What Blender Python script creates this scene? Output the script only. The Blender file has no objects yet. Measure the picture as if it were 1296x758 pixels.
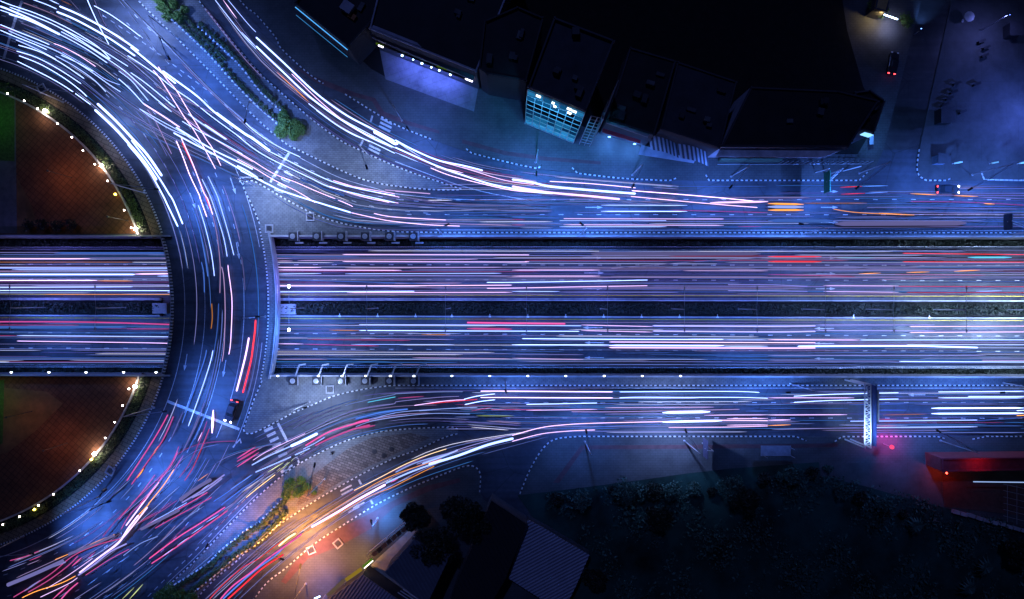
import bpy, math, random, re
from mathutils import Vector, Matrix
random.seed(7)
R = math.radians
SC = bpy.context.scene
COL = SC.collection
S, H = 0.16, 130.0           # metres per unit of plan, height the place is seen from

# ------------------------------------------------------------ camera, sky, added night fill, exposure
cam = bpy.data.cameras.new('camera'); cam_o = bpy.data.objects.new('camera', cam); COL.objects.link(cam_o)
cam.sensor_width = 36.0; cam.lens = 36.0 * H / (1296 * S); cam.clip_start = 1.0; cam.clip_end = 3000
cam_o.location = (0, 0, H); cam_o.rotation_euler = (0, 0, 0)
SC.camera = cam_o
wd = bpy.data.worlds.new('World'); SC.world = wd; wd.use_nodes = True
wn = wd.node_tree.nodes; wl = wd.node_tree.links
sky = wn.new('ShaderNodeTexSky'); sky.sky_type = 'NISHITA'; sky.sun_disc = False
sky.sun_elevation = R(-3.0); sky.sun_rotation = R(200); sky.ozone_density = 4.0
bg = wn['Background']; wl.new(sky.outputs[0], bg.inputs[0]); bg.inputs[1].default_value = 0.22
night_fill = bpy.data.lights.new('night_fill', 'SUN'); night_fill.energy = 0.42; night_fill.angle = R(2.0); night_fill.color = (0.17, 0.27, 1.0)  # added blue fill standing in for sky glow on roofs; no moon is visible
night_fill_o = bpy.data.objects.new('night_fill', night_fill); COL.objects.link(night_fill_o); night_fill_o.rotation_euler = (R(35), 0, R(200))
SC.view_settings.view_transform = 'Standard'; SC.view_settings.look = 'None'
SC.view_settings.exposure = 0.0; SC.view_settings.gamma = 1.0; SC.view_settings.use_curve_mapping = False
SC.cycles.use_denoising = True
SC.cycles.max_bounces = 5; SC.cycles.sample_clamp_indirect = 4.0
SC.cycles.caustics_reflective = False; SC.cycles.caustics_refractive = False
LAMP = 3.8                    # one factor on every street lamp

# ------------------------------------------------------------ plan helpers
def P(px, py, z=0.0):
    k = S * (H - z) / H
    return Vector(((px - 648) * k, (379 - py) * k, z))
CROP = {'a': (0, 0), 'b': (150, 60), 'c': (120, 130), 'd': (300, 140), 'e': (190, 230), 'f': (190, 340), 'g': (190, 450),
        'h': (120, 520), 'i': (0, 641), 'j': (150, 600), 'k': (300, 480), 'l': (450, 470), 'm': (220, 641), 'n': (380, 560),
        'o': (500, 150), 'p': (1030, 470)}
for r_, y_ in (('A', 0), ('B', 190), ('C', 380), ('D', 568)):
    for c_ in range(4): CROP[r_ + str(c_ + 1)] = (324 * c_, y_)
def cr(k, x, y):
    s = 6.48 if len(k) == 1 else 3.99
    return (CROP[k][0] + x / s, CROP[k][1] + y / s)
def spline(pts, step=3.0):
    if len(pts) < 3:
        return list(pts)
    out = []
    n = len(pts)
    for i in range(n - 1):
        p0 = pts[max(i - 1, 0)]; p1 = pts[i]; p2 = pts[i + 1]; p3 = pts[min(i + 2, n - 1)]
        d = math.hypot(p2[0] - p1[0], p2[1] - p1[1]); m = max(2, int(d / step))
        m = min(m, 14)
        for j in range(m):
            t = j / m
            out.append(tuple(0.5 * ((2 * p1[a]) + (-p0[a] + p2[a]) * t + (2 * p0[a] - 5 * p1[a] + 4 * p2[a] - p3[a]) * t * t
                       + (-p0[a] + 3 * p1[a] - 3 * p2[a] + p3[a]) * t ** 3) for a in range(2)))
    out.append(pts[-1])
    return out
def ring(r, a0, a1, n=40, c=(-97, 388)):
    return [(c[0] + r * math.cos(R(a0 + (a1 - a0) * i / n)), c[1] + r * math.sin(R(a0 + (a1 - a0) * i / n))) for i in range(n + 1)]
def resample(pts, d):
    out = [pts[0]]; acc = 0.0
    for a, b in zip(pts[:-1], pts[1:]):
        L = math.hypot(b[0] - a[0], b[1] - a[1]); pos = 0.0
        while L - pos >= d - acc:
            pos += d - acc; acc = 0.0; t = pos / L
            out.append((a[0] + (b[0] - a[0]) * t, a[1] + (b[1] - a[1]) * t))
        acc += L - pos
    return out
def ORD(i):
    w = ['first', 'second', 'third', 'fourth', 'fifth', 'sixth', 'seventh', 'eighth', 'ninth', 'tenth', 'eleventh', 'twelfth',
         'thirteenth', 'fourteenth', 'fifteenth', 'sixteenth', 'seventeenth', 'eighteenth', 'nineteenth', 'twentieth']
    if i < 20: return w[i]
    t = ['twenty', 'thirty', 'forty', 'fifty', 'sixty'][(i + 1) // 10 - 2]
    u = (i + 1) % 10
    return (t + '-' + w[u - 1]) if u else t[:-1] + 'ieth'

# ------------------------------------------------------------ materials
MATS = {}
def mat(name, col=(0.3, 0.3, 0.3), rough=0.7, var=0.25, scale=1.2, spec=0.3, metal=0.0, emit=None, es=0.0):
    if name in MATS: return MATS[name]
    m = bpy.data.materials.new(name); m.use_nodes = True; MATS[name] = m
    nt = m.node_tree; b = nt.nodes['Principled BSDF']
    b.inputs['Roughness'].default_value = rough; b.inputs['Specular IOR Level'].default_value = spec; b.inputs['Metallic'].default_value = metal
    if var > 0:
        tc = nt.nodes.new('ShaderNodeTexCoord'); n = nt.nodes.new('ShaderNodeTexNoise'); n.inputs['Scale'].default_value = scale
        n.inputs['Detail'].default_value = 6; n.inputs['Roughness'].default_value = 0.65
        rp = nt.nodes.new('ShaderNodeValToRGB'); rp.color_ramp.elements[0].position = 0.3; rp.color_ramp.elements[1].position = 0.72
        rp.color_ramp.elements[0].color = (*[c * (1 - var) for c in col], 1); rp.color_ramp.elements[1].color = (*[min(1, c * (1 + var)) for c in col], 1)
        nt.links.new(tc.outputs['Object'], n.inputs['Vector']); nt.links.new(n.outputs['Fac'], rp.inputs[0]); nt.links.new(rp.outputs[0], b.inputs['Base Color'])
    else:
        b.inputs['Base Color'].default_value = (*col, 1)
    if emit:
        b.inputs['Emission Color'].default_value = (*emit, 1); b.inputs['Emission Strength'].default_value = es
    return m
def glow(name, col, st):
    key = 'glow_' + name
    if key in MATS: return MATS[key]
    m = bpy.data.materials.new(key); m.use_nodes = True; MATS[key] = m
    nt = m.node_tree; nt.nodes.clear()
    e = nt.nodes.new('ShaderNodeEmission'); o = nt.nodes.new('ShaderNodeOutputMaterial')
    e.inputs[0].default_value = (*col, 1); e.inputs[1].default_value = st; nt.links.new(e.outputs[0], o.inputs[0])
    return m
def node_mix(nt, fac, a, b, blend='MIX'):
    x = nt.nodes.new('ShaderNodeMix'); x.data_type = 'RGBA'; x.blend_type = blend
    for s_, v in ((0, fac), (6, a), (7, b)):
        if hasattr(v, 'links'): nt.links.new(v, x.inputs[s_])
        else: x.inputs[s_].default_value = v if s_ == 0 else (*v, 1)
    return x.outputs[2]
def asphalt(name, base):
    m = mat(name, base, rough=0.55, var=0.0, spec=0.35); nt = m.node_tree; b = nt.nodes['Principled BSDF']
    tc = nt.nodes.new('ShaderNodeTexCoord')
    def noise(sc, det, vec=None):
        n = nt.nodes.new('ShaderNodeTexNoise'); n.inputs['Scale'].default_value = sc; n.inputs['Detail'].default_value = det
        nt.links.new(vec or tc.outputs['Object'], n.inputs['Vector']); return n.outputs['Fac']
    def ramp(f, p0, p1, c0, c1):
        r_ = nt.nodes.new('ShaderNodeValToRGB'); e = r_.color_ramp.elements
        e[0].position = p0; e[1].position = p1; e[0].color = (*c0, 1); e[1].color = (*c1, 1); nt.links.new(f, r_.inputs[0]); return r_.outputs[0]
    c = ramp(noise(0.09, 4), 0.3, 0.7, [v * 0.6 for v in base], [v * 1.4 for v in base])
    c = node_mix(nt, 0.55, c, ramp(noise(1.1, 6), 0.3, 0.75, (0.45,) * 3, (1.0,) * 3), 'MULTIPLY')
    mp = nt.nodes.new('ShaderNodeMapping'); mp.inputs['Scale'].default_value = (0.02, 0.9, 1); nt.links.new(tc.outputs['Object'], mp.inputs[0])
    c = node_mix(nt, 0.6, c, ramp(noise(1.0, 3, mp.outputs[0]), 0.35, 0.65, (0.5,) * 3, (1.15,) * 3), 'MULTIPLY')
    v = nt.nodes.new('ShaderNodeTexVoronoi'); v.feature = 'DISTANCE_TO_EDGE'; v.inputs['Scale'].default_value = 0.11
    nt.links.new(tc.outputs['Object'], v.inputs['Vector'])
    c = node_mix(nt, ramp(v.outputs['Distance'], 0.0, 0.012, (0.6,) * 3, (0.0,) * 3), c, (0.015, 0.015, 0.017))
    nt.links.new(c, b.inputs['Base Color'])
    rr = nt.nodes.new('ShaderNodeMapRange'); rr.inputs[3].default_value = 0.38; rr.inputs[4].default_value = 0.75
    nt.links.new(noise(0.35, 5), rr.inputs[0]); nt.links.new(rr.outputs[0], b.inputs['Roughness'])
    return m
def paving(name, c1, c2, mortar, sx, rot=0.0, ms=0.06, rough=0.8, ratio=0.5, big=0.3, offs=0.5):
    m = mat(name, c1, rough=rough, var=0.0, spec=0.25); nt = m.node_tree; b = nt.nodes['Principled BSDF']
    tc = nt.nodes.new('ShaderNodeTexCoord'); mp = nt.nodes.new('ShaderNodeMapping'); mp.inputs['Rotation'].default_value = (0, 0, R(rot))
    br = nt.nodes.new('ShaderNodeTexBrick'); br.inputs['Scale'].default_value = 1.0; br.offset = offs
    br.inputs['Brick Width'].default_value = sx; br.inputs['Row Height'].default_value = sx * ratio; br.inputs['Mortar Size'].default_value = ms
    for i, c in ((1, c1), (2, c2), (3, mortar)): br.inputs[i].default_value = (*c, 1)
    nt.links.new(tc.outputs['Object'], mp.inputs[0]); nt.links.new(mp.outputs[0], br.inputs[0])
    n = nt.nodes.new('ShaderNodeTexNoise'); n.inputs['Scale'].default_value = big; n.inputs['Detail'].default_value = 7; n.inputs['Roughness'].default_value = 0.7
    nt.links.new(tc.outputs['Object'], n.inputs['Vector'])
    rp = nt.nodes.new('ShaderNodeValToRGB'); rp.color_ramp.elements[0].position = 0.28; rp.color_ramp.elements[1].position = 0.7
    rp.color_ramp.elements[0].color = (0.4, 0.4, 0.4, 1); rp.color_ramp.elements[1].color = (1.1, 1.1, 1.1, 1); nt.links.new(n.outputs['Fac'], rp.inputs[0])
    nt.links.new(node_mix(nt, 0.8, br.outputs['Color'], rp.outputs[0], 'MULTIPLY'), b.inputs['Base Color'])
    return m
def corrugated(name, col, rot, width=0.5, metal=0.0):
    m = mat(name, col, rough=0.5, var=0.0, spec=0.4, metal=metal); nt = m.node_tree; b = nt.nodes['Principled BSDF']
    tc = nt.nodes.new('ShaderNodeTexCoord'); mp = nt.nodes.new('ShaderNodeMapping'); mp.inputs['Rotation'].default_value = (0, 0, R(rot))
    w = nt.nodes.new('ShaderNodeTexWave'); w.inputs['Scale'].default_value = 0.314 / width; w.bands_direction = 'X'
    nt.links.new(tc.outputs['Object'], mp.inputs[0]); nt.links.new(mp.outputs[0], w.inputs[0])
    bu = nt.nodes.new('ShaderNodeBump'); bu.inputs['Distance'].default_value = 0.12; bu.inputs['Strength'].default_value = 1.0
    nt.links.new(w.outputs['Fac'], bu.inputs['Height']); nt.links.new(bu.outputs[0], b.inputs['Normal'])
    n = nt.nodes.new('ShaderNodeTexNoise'); n.inputs['Scale'].default_value = 0.5; n.inputs['Detail'].default_value = 7
    nt.links.new(tc.outputs['Object'], n.inputs['Vector'])
    c = node_mix(nt, n.outputs['Fac'], [v * 0.45 for v in col], [v * 1.4 for v in col])
    c = node_mix(nt, w.outputs['Fac'], [v * 0.78 for v in col], c)
    nt.links.new(c, b.inputs['Base Color'])
    return m
def leafmat(name, c1, c2):
    m = mat(name, c1, rough=0.6, var=0.0); nt = m.node_tree; b = nt.nodes['Principled BSDF']
    g = nt.nodes.new('ShaderNodeNewGeometry'); c = node_mix(nt, g.outputs['Random Per Island'], c1, c2)
    nt.links.new(c, b.inputs['Base Color']); return m

M_ASPH = asphalt('asphalt', (0.060, 0.069, 0.088))
M_ASPH2 = asphalt('underpass_asphalt', (0.058, 0.064, 0.082))
M_STREET = asphalt('side_street_asphalt', (0.045, 0.044, 0.046))
M_PATCH = asphalt('worn_asphalt', (0.10, 0.10, 0.102))
M_WHITE = mat('road_paint', (0.45, 0.45, 0.45), var=0.45, scale=3.0)
M_YELL = mat('yellow_paint', (0.60, 0.42, 0.05), var=0.3, scale=3.0)
M_KW = mat('kerb_white', (0.52, 0.52, 0.51), var=0.45, scale=0.9); M_KB = mat('kerb_black', (0.025, 0.025, 0.028), var=0.15)
M_PAVE = paving('island_paving', (0.165, 0.172, 0.175), (0.14, 0.147, 0.15), (0.10, 0.105, 0.11), 0.8, ms=0.05, big=0.5)
M_PAVE2 = paving('mosaic_paving', (0.20, 0.17, 0.15), (0.09, 0.075, 0.07), (0.06, 0.05, 0.05), 1.0, rot=20, ms=0.06)
M_FOOT = paving('footway_paving', (0.085, 0.09, 0.09), (0.078, 0.08, 0.082), (0.06, 0.062, 0.064), 1.0, ms=0.04, big=0.16)
M_REDP = mat('red_paving', (0.085, 0.04, 0.043), var=0.3, scale=0.8)
M_LOT = paving('concrete_yard', (0.08, 0.082, 0.085), (0.074, 0.075, 0.077), (0.064, 0.064, 0.066), 5.0, ms=0.04, big=0.25, ratio=0.8)
M_BRICK = paving('garden_brick', (0.17, 0.070, 0.034), (0.15, 0.06, 0.03), (0.085, 0.036, 0.018), 1.0, rot=40, ms=0.07, ratio=1.0, offs=0.0)
M_RINGP = paving('garden_footway', (0.26, 0.18, 0.10), (0.22, 0.155, 0.085), (0.08, 0.055, 0.03), 1.6, rot=25)
M_SAND = mat('sandy_ground', (0.15, 0.078, 0.032), var=0.5, scale=0.25)
M_GRASS = mat('lawn', (0.05, 0.10, 0.02), var=0.5, scale=2.5, rough=0.9)
M_SOIL = mat('dark_soil', (0.009, 0.0088, 0.008), var=0.4, scale=0.7, rough=0.95)
M_YARD = paving('pale_yard', (0.20, 0.20, 0.21), (0.185, 0.185, 0.195), (0.15, 0.15, 0.155), 3.0, ms=0.04, rot=-20, big=0.4)
M_FIELD = mat('wild_grass', (0.010, 0.038, 0.031), var=0.95, scale=0.09, rough=0.95)
M_CONC = mat('concrete', (0.30, 0.30, 0.31), var=0.3, scale=0.5)
M_CONCD = mat('dark_concrete', (0.10, 0.10, 0.105), var=0.35, scale=0.6)
M_STEEL = mat('grey_steel', (0.35, 0.36, 0.38), rough=0.45, var=0.15, metal=0.4)
M_DARK = mat('dark_metal', (0.025, 0.025, 0.03), rough=0.5, var=0.1)
M_WPAINT = mat('white_metal', (0.72, 0.74, 0.76), rough=0.4, var=0.1)
M_ROOFN = mat('navy_roof', (0.026, 0.028, 0.036), var=0.4, scale=0.3)
M_ROOFB = mat('tar_roof', (0.009, 0.009, 0.011), var=0.5, scale=0.3)
M_ROOFL = mat('pale_parapet', (0.32, 0.32, 0.38), var=0.25, scale=0.5)
M_WALL = mat('plaster_wall', (0.06, 0.06, 0.068), var=0.3, scale=0.5)
M_GLASS = mat('dark_glass', (0.02, 0.025, 0.03), rough=0.12, var=0.0, spec=0.6)
M_LEAF = leafmat('shrub_leaf', (0.018, 0.038, 0.013), (0.07, 0.105, 0.03))
M_LEAFG = leafmat('lush_leaf', (0.03, 0.08, 0.012), (0.11, 0.19, 0.03))
M_LEAFD = leafmat('dark_leaf', (0.006, 0.010, 0.006), (0.017, 0.024, 0.014))
M_WILD = leafmat('wild_leaf', (0.012, 0.034, 0.026), (0.05, 0.12, 0.09))
M_BARK = mat('bark', (0.07, 0.05, 0.035), var=0.4, scale=3)
M_RUB = mat('rubber', (0.02, 0.02, 0.02), var=0.0)

# ------------------------------------------------------------ mesh builder
class MB:
    def __init__(s): s.v = []; s.f = []; s.m = []
    def add(s, vs, fs, mi=0):
        o = len(s.v); s.v += [tuple(v) for v in vs]; s.f += [tuple(i + o for i in f) for f in fs]; s.m += [mi] * len(fs); return s
    def box(s, c, size, rz=0.0, mi=0):
        x, y, z = (d / 2 for d in size); ca, sa = math.cos(rz), math.sin(rz)
        vs = [(c[0] + ca * a - sa * b, c[1] + sa * a + ca * b, c[2] + d) for d in (-z, z) for a, b in ((-x, -y), (x, -y), (x, y), (-x, y))]
        return s.add(vs, [(3, 2, 1, 0), (4, 5, 6, 7), (0, 1, 5, 4), (1, 2, 6, 5), (2, 3, 7, 6), (3, 0, 4, 7)], mi)
    def prism(s, pts, z0, z1, mi=0, top=True, bottom=True, side_mi=None):
        a = sum(p[0] * q[1] - q[0] * p[1] for p, q in zip(pts, pts[1:] + pts[:1]))
        if a < 0: pts = pts[::-1]
        n = len(pts); vs = [(p[0], p[1], z0) for p in pts] + [(p[0], p[1], z1) for p in pts]
        s.add(vs, [(i, (i + 1) % n, n + (i + 1) % n, n + i) for i in range(n)], mi if side_mi is None else side_mi)
        if top: s.add([(p[0], p[1], z1) for p in pts], [tuple(range(n))], mi)
        if bottom: s.add([(p[0], p[1], z0) for p in pts], [tuple(reversed(range(n)))], mi)
        return s
    def sheet(s, pts, z, mi=0):
        a = sum(p[0] * q[1] - q[0] * p[1] for p, q in zip(pts, pts[1:] + pts[:1]))
        if a < 0: pts = pts[::-1]
        return s.add([(p[0], p[1], z) for p in pts], [tuple(range(len(pts)))], mi)
    def tube(s, pts, r, n=6, mi=0, r2=None, taper=None):
        pts = [Vector(p) for p in pts]; vs = []; K = len(pts)
        for i, p in enumerate(pts):
            t = (pts[min(i + 1, K - 1)] - pts[max(i - 1, 0)]).normalized()
            u = t.cross(Vector((0, 0, 1)))
            if u.length < 1e-4: u = Vector((1, 0, 0))
            u.normalize(); w = t.cross(u)
            rr = r if r2 is None else r + (r2 - r) * i / (K - 1)
            if taper and i in (0, K - 1): rr *= taper
            for k in range(n):
                a = 2 * math.pi * (k + 0.5) / n
                vs.append(p + u * (rr * math.cos(a)) + w * (rr * math.sin(a)))
        fs = [(i * n + k, i * n + (k + 1) % n, (i + 1) * n + (k + 1) % n, (i + 1) * n + k) for i in range(K - 1) for k in range(n)]
        fs += [tuple(reversed(range(n))), tuple(range((K - 1) * n, K * n))]
        return s.add(vs, fs, mi)
    def lathe(s, c, prof, n=12, mi=0):
        vs = [(c[0] + r * math.cos(2 * math.pi * k / n), c[1] + r * math.sin(2 * math.pi * k / n), c[2] + z) for r, z in prof for k in range(n)]
        K = len(prof)
        fs = [(i * n + k, i * n + (k + 1) % n, (i + 1) * n + (k + 1) % n, (i + 1) * n + k) for i in range(K - 1) for k in range(n)]
        fs += [tuple(reversed(range(n))), tuple(range((K - 1) * n, K * n))]
        return s.add(vs, fs, mi)
    def leaf(s, c, d, mi=0):
        a = Vector((random.gauss(0, 1), random.gauss(0, 1), random.gauss(0, 0.6))).normalized()
        b = a.cross(Vector((random.gauss(0, .5), random.gauss(0, .5), 1))).normalized()
        c = Vector(c); L = d * random.uniform(0.7, 1.3); w = L * 0.5
        return s.add([c - a * L, c + b * w, c + a * L, c - b * w], [(0, 1, 2, 3)], mi)
    def build(s, name, mats, parent=None, label=None, cat=None, group=None, kind=None, smooth=False, loc=None):
        if not isinstance(mats, (list, tuple)): mats = [mats]
        me = bpy.data.meshes.new(name)
        if parent is not None: org = parent.matrix_world.translation if parent.parent is None else parent.parent.location + parent.location
        elif loc is not None: org = Vector(loc)
        elif kind == 'structure' or not s.v: org = Vector((0, 0, 0))
        else:
            xs, ys, zs = zip(*s.v); org = Vector(((min(xs) + max(xs)) / 2, (min(ys) + max(ys)) / 2, min(zs)))
        if parent is not None: org = WORLD[parent.name]
        me.from_pydata([(v[0] - org[0], v[1] - org[1], v[2] - org[2]) for v in s.v], [], s.f)
        for m in mats: me.materials.append(m)
        me.polygons.foreach_set('material_index', s.m)
        if smooth: me.polygons.foreach_set('use_smooth', [True] * len(s.f))
        me.update()
        o = bpy.data.objects.new(name, me); COL.objects.link(o)
        if parent is not None: o.parent = parent; WORLD[o.name] = org
        else: o.location = org; WORLD[o.name] = Vector(org)
        tag(o, label, cat, group, kind)
        return o
WORLD = {}
def tag(o, label=None, cat=None, group=None, kind=None):
    if label: o['label'] = label
    if cat: o['category'] = cat
    if group: o['group'] = group
    if kind: o['kind'] = kind
def thing(name, loc, label, cat, group=None):
    o = bpy.data.objects.new(name, None); COL.objects.link(o); o.location = loc; WORLD[o.name] = Vector(loc); o.empty_display_size = 0.3
    tag(o, label, cat, group); return o
def kids(o): return [c for c in bpy.data.objects if c.parent == o]
def dup(o, loc, rz, label, group=None, chmap=None):
    c = o.copy(); COL.objects.link(c); c.location = loc; c.rotation_euler = (0, 0, rz); WORLD[c.name] = Vector(loc); c['label'] = label
    if group: c['group'] = group
    for ch in (chmap if chmap is not None else kids(o)):
        d = ch.copy(); COL.objects.link(d); d.parent = c
        for g in kids(ch):
            e = g.copy(); COL.objects.link(e); e.parent = d
    return c
def struct(name, mb, m): return mb.build(name, m, kind='structure')
def XY(pts, z=0.0): return [tuple(P(x, y, z)[:2]) for x, y in pts]
def slab(name, pts, m, z0=-0.3, z1=0.12): return struct(name, MB().prism(XY(pts), z0, z1), m)
def sheet(name, pts, m, z, zref=0.0): return struct(name, MB().sheet(XY(pts, zref), z), m)
def spot(o_parent, loc, power, color, size=150, blend=1.0, target=None, radius=0.25):
    l = bpy.data.lights.new('lamp_light', 'SPOT'); l.energy = power * LAMP; l.color = color; l.spot_size = R(size); l.spot_blend = blend; l.shadow_soft_size = radius
    o = bpy.data.objects.new('lamp_light', l); COL.objects.link(o)
    o.location = Vector(loc) - (WORLD[o_parent.name] if o_parent else Vector((0, 0, 0)))
    if target is not None:
        d = Vector(target) - Vector(loc); o.rotation_euler = d.to_track_quat('-Z', 'Y').to_euler()
    if o_parent: o.parent = o_parent
    return o

# ------------------------------------------------------------ ground, roads, trench
ZT = -4.5
def lin(a, b): return lambda x: a + (b - a) * x / 1296.0
XL, XR = -700, 2000
YN = lin(298.5, 299.5); YS = lin(474.5, 477.0)                       # rims of the underpass at street level
far = 6000
struct('ground', MB().sheet(XY([(-far, YN(-far) - 60), (far, YN(far) - 60), (far, -far), (-far, -far)]), -0.03)
       .sheet(XY([(-far, YS(-far) + 60), (far, YS(far) + 60), (far, far), (-far, far)]), -0.03), M_SOIL)
sheet('road', [(XL, YN(XL)), (XR, YN(XR)), (XR, -700), (XL, -700)], M_ASPH, 0.0)
sheet('road', [(XL, YS(XL)), (XR, YS(XR)), (XR, 1500), (XL, 1500)], M_ASPH, 0.0)
sheet('underpass_road', [(XL, 292), (XR, 292), (XR, 486), (XL, 486)], M_ASPH2, ZT, 0.0)
# deck of the bridge that carries the ring over the underpass
def xr(r_, y): return -97 + math.sqrt(max(0, r_ * r_ - (y - 388) ** 2))
dk = MB(); N = 40; y0, y1 = YN(280) - 1.2, YS(280) + 1.2
ys = [y0 + (y1 - y0) * i / N for i in range(N + 1)]
for i in range(N):
    ya, yb = ys[i], ys[i + 1]
    q = XY([(xr(315, ya), ya), (xr(449, ya), ya), (xr(449, yb), yb), (xr(315, yb), yb)])
    vs = [(p[0], p[1], -1.3) for p in q] + [(p[0], p[1], 0.004) for p in q]
    dk.add(vs, [(4, 7, 6, 5), (0, 1, 2, 3), (1, 5, 6, 2), (3, 7, 4, 0)])
struct('bridge_deck', dk, M_ASPH)
# garden half discs, islands, footways
a_up = -math.degrees(math.asin((388 - YN(214)) / 315)); a_lo = math.degrees(math.asin((YS(208) - 388) / 315))
up_half = ring(314, -160, a_up, 60) + [(XL + 300, YN(0))]
lo_half = ring(314, a_lo, 160, 60) + [(XL + 300, YS(0))]
slab('garden_floor', [(-392, YN(0))] + ring(289, -162, -18.5, 50), M_BRICK, z1=0.115)
slab('garden_floor', [(-392, YS(0))] + ring(289, 162, 17.8, 50), M_BRICK, z1=0.115)
def band(name, r0, r1, a0, a1, m, z1, z0=-0.3):
    return struct(name, MB().prism(XY(ring(r0, a0, a1, 50) + ring(r1, a1, a0, 50)), z0, z1), m)
band('garden_footway', 303, 315, -165, -16.4, M_RINGP, 0.12); band('garden_footway', 303, 315, 165, 16.2, M_RINGP, 0.12)
band('garden_soil', 289, 303, -165, -17.3, M_SOIL, 0.10); band('garden_soil', 289, 303, 165, 16.8, M_SOIL, 0.10)
sheet('garden_path', [(-60, 90), (20, 112), (22, 296), (-60, 296)], M_CONCD, 0.121)
sheet('lawn', [(-60, 95), (19, 118), (19, 205), (-60, 200)], M_GRASS, 0.125)
sheet('sandy_ground', [(22, 225), (40, 260), (48, 285), (46, 297), (22, 297)], M_SAND, 0.119)
sheet('sandy_ground', [(-60, 488), (5, 490), (60, 495), (80, 510), (45, 545), (10, 572), (-60, 590)], M_SAND, 0.119)
sheet('lawn', [(-60, 480), (6, 480), (4, 560), (-60, 600)], M_GRASS, 0.124)

isl1_lo = [(174, 0), (225, 50), (270, 95), (322, 148), (360, 181), (381, 192), (431, 216), (464, 229), (499, 236), (545, 240.5), (581, 241)]
isl1_up = [(584, 240), (575, 237), (524, 220), (484, 204), (454, 190), (432, 179), (399, 155), (356, 118), (323, 87), (273, 28), (253, 3)]
isl1_lo = [(120, -60)] + isl1_lo; isl1_up = isl1_up + [(205, -60)]
isl1_lo = spline(isl1_lo); isl1_up = spline(isl1_up)
slab('traffic_island', isl1_lo + isl1_up, M_PAVE)
isl2_up = spline([(160, 795), (213, 741), (251, 705), (293, 661), (323, 631), (349, 608), (374, 589), (411, 569), (444, 555), (474, 547), (504, 543), (545, 540.5), (575, 540), (580, 544)])
isl2_lo = spline([(579, 548), (562, 553), (529, 568), (499, 579), (464, 596), (424, 618), (394, 636), (352, 664.5), (324, 686), (301, 708), (266, 738), (225, 785)])
slab('traffic_island', isl2_up + isl2_lo, M_PAVE)
sheet('mosaic_paving', [(470, 553), (520, 547), (545, 553), (500, 574), (464, 591), (424, 613), (394, 631), (375, 640), (385, 610), (410, 590), (440, 567)], M_PAVE2, 0.124)
triN_kerb = spline([(329, 284), (319.6, 261), (309, 239), (309, 232), (318, 229.5), (326, 232), (364, 254), (399, 272), (432, 283), (474, 291), (504, 294)]) + [(560, 295), (XR, 295.5)]
slab('traffic_island', triN_kerb + [(XR, YN(XR)), (350, YN(350)), (333, YN(333))], M_PAVE)
triS_kerb = spline([(332, 481), (321, 507), (312, 532), (308.5, 542), (312, 547.5), (320, 547.5), (332, 542), (352, 532), (370.5, 522), (390, 514), (424, 500), (462, 491.5), (497, 487)]) + [(560, 487), (XR, 487)]
slab('traffic_island', triS_kerb + [(XR, YS(XR)), (350, YS(350)), (333, YS(333))], M_PAVE)
fnA = spline([(235, -90), (303, 0), (324, 19), (349, 48), (358, 64), (399, 100), (437, 120), (474, 143), (504, 160), (549, 178), (596, 194), (647, 207), (681, 214), (731, 220), (783, 226), (838, 229)]) + [(971, 229), (1096, 229)]
slab('footway', fnA + [(1106, 216), (1118, 190), (1156, 40), (1166, 0), (1190, -100), (1250, -500), (200, -500)], M_FOOT)
slab('footway', spline([(1163, 190), (1160, 212), (1163, 223), (1172, 229)]) + [(1197, 229), (XR, 229), (XR, -500), (1310, -500), (1204, 0)], M_LOT)
fsA = spline([(607, 622), (608, 600), (601, 590), (590, 589), (577, 593), (549.6, 604), (514, 619), (474, 639), (437, 662), (397, 688), (362, 718), (334, 741), (300, 790)])
slab('footway', fsA + [(280, 1100), (700, 1100), (690, 720), (640, 650), (612, 632)], M_FOOT)
fsB = spline([(658, 624), (671, 593), (687, 567), (703, 555), (733, 551.5)])
slab('footway', [(700, 1100), (690, 690)] + fsB + [(XR, 551.5), (XR, 1100)], M_FOOT)
sheet('side_street', [(1118, 190), (1156, 40), (1166, 0), (1185, -80), (1260, -480), (1300, -480), (1222, -80), (1204, 0), (1196, 40), (1163, 190)], M_STREET, 0.004)
# paved yards and red bands in the footways
sheet('red_paving', [(372, 85), (405, 100), (450, 118), (475, 125), (486, 142), (520, 155), (556, 166), (556, 170), (516, 159), (482, 147), (471, 129), (440, 121), (400, 105)], M_REDP, 0.126)
sheet('red_paving', [(585, 177), (640, 192), (690, 199), (760, 205), (760, 209), (690, 204), (638, 197), (585, 182)], M_REDP, 0.126)
sheet('red_paving', [(582, 604), (540, 614), (495, 634), (455, 656), (420, 672), (395, 690), (372, 712), (356, 735), (362, 738), (390, 706), (430, 690), (470, 668), (500, 640), (545, 620), (583, 609)], M_REDP, 0.126)
sheet('red_paving', [(700, 610), (735, 563), (1010, 561), (1060, 560), (1060, 565), (1010, 566), (738, 568), (708, 610)], M_REDP, 0.126)
sheet('yard', [(480, 60), (606, 108), (600, 142), (488, 101)], M_YARD, 0.1345)
sheet('yard', [(1038, 585), (1190, 585), (1193, 640), (1160, 632), (1100, 615), (1038, 600)], M_LOT, 0.128)
sheet('yard', [(775, 165), (813, 178), (806, 200), (765, 188)], M_LOT, 0.128)
sheet('dark_ground', [(480, 75), (610, 108), (760, 170), (912, 196), (1085, 196), (1112, 150), (1092, 110), (1072, 40), (1050, -100), (1000, -480), (300, -480), (360, -20), (440, 62)], M_SOIL, 0.131)  # black soil sheet stands for the unlit back lots, shade put into colour
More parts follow.
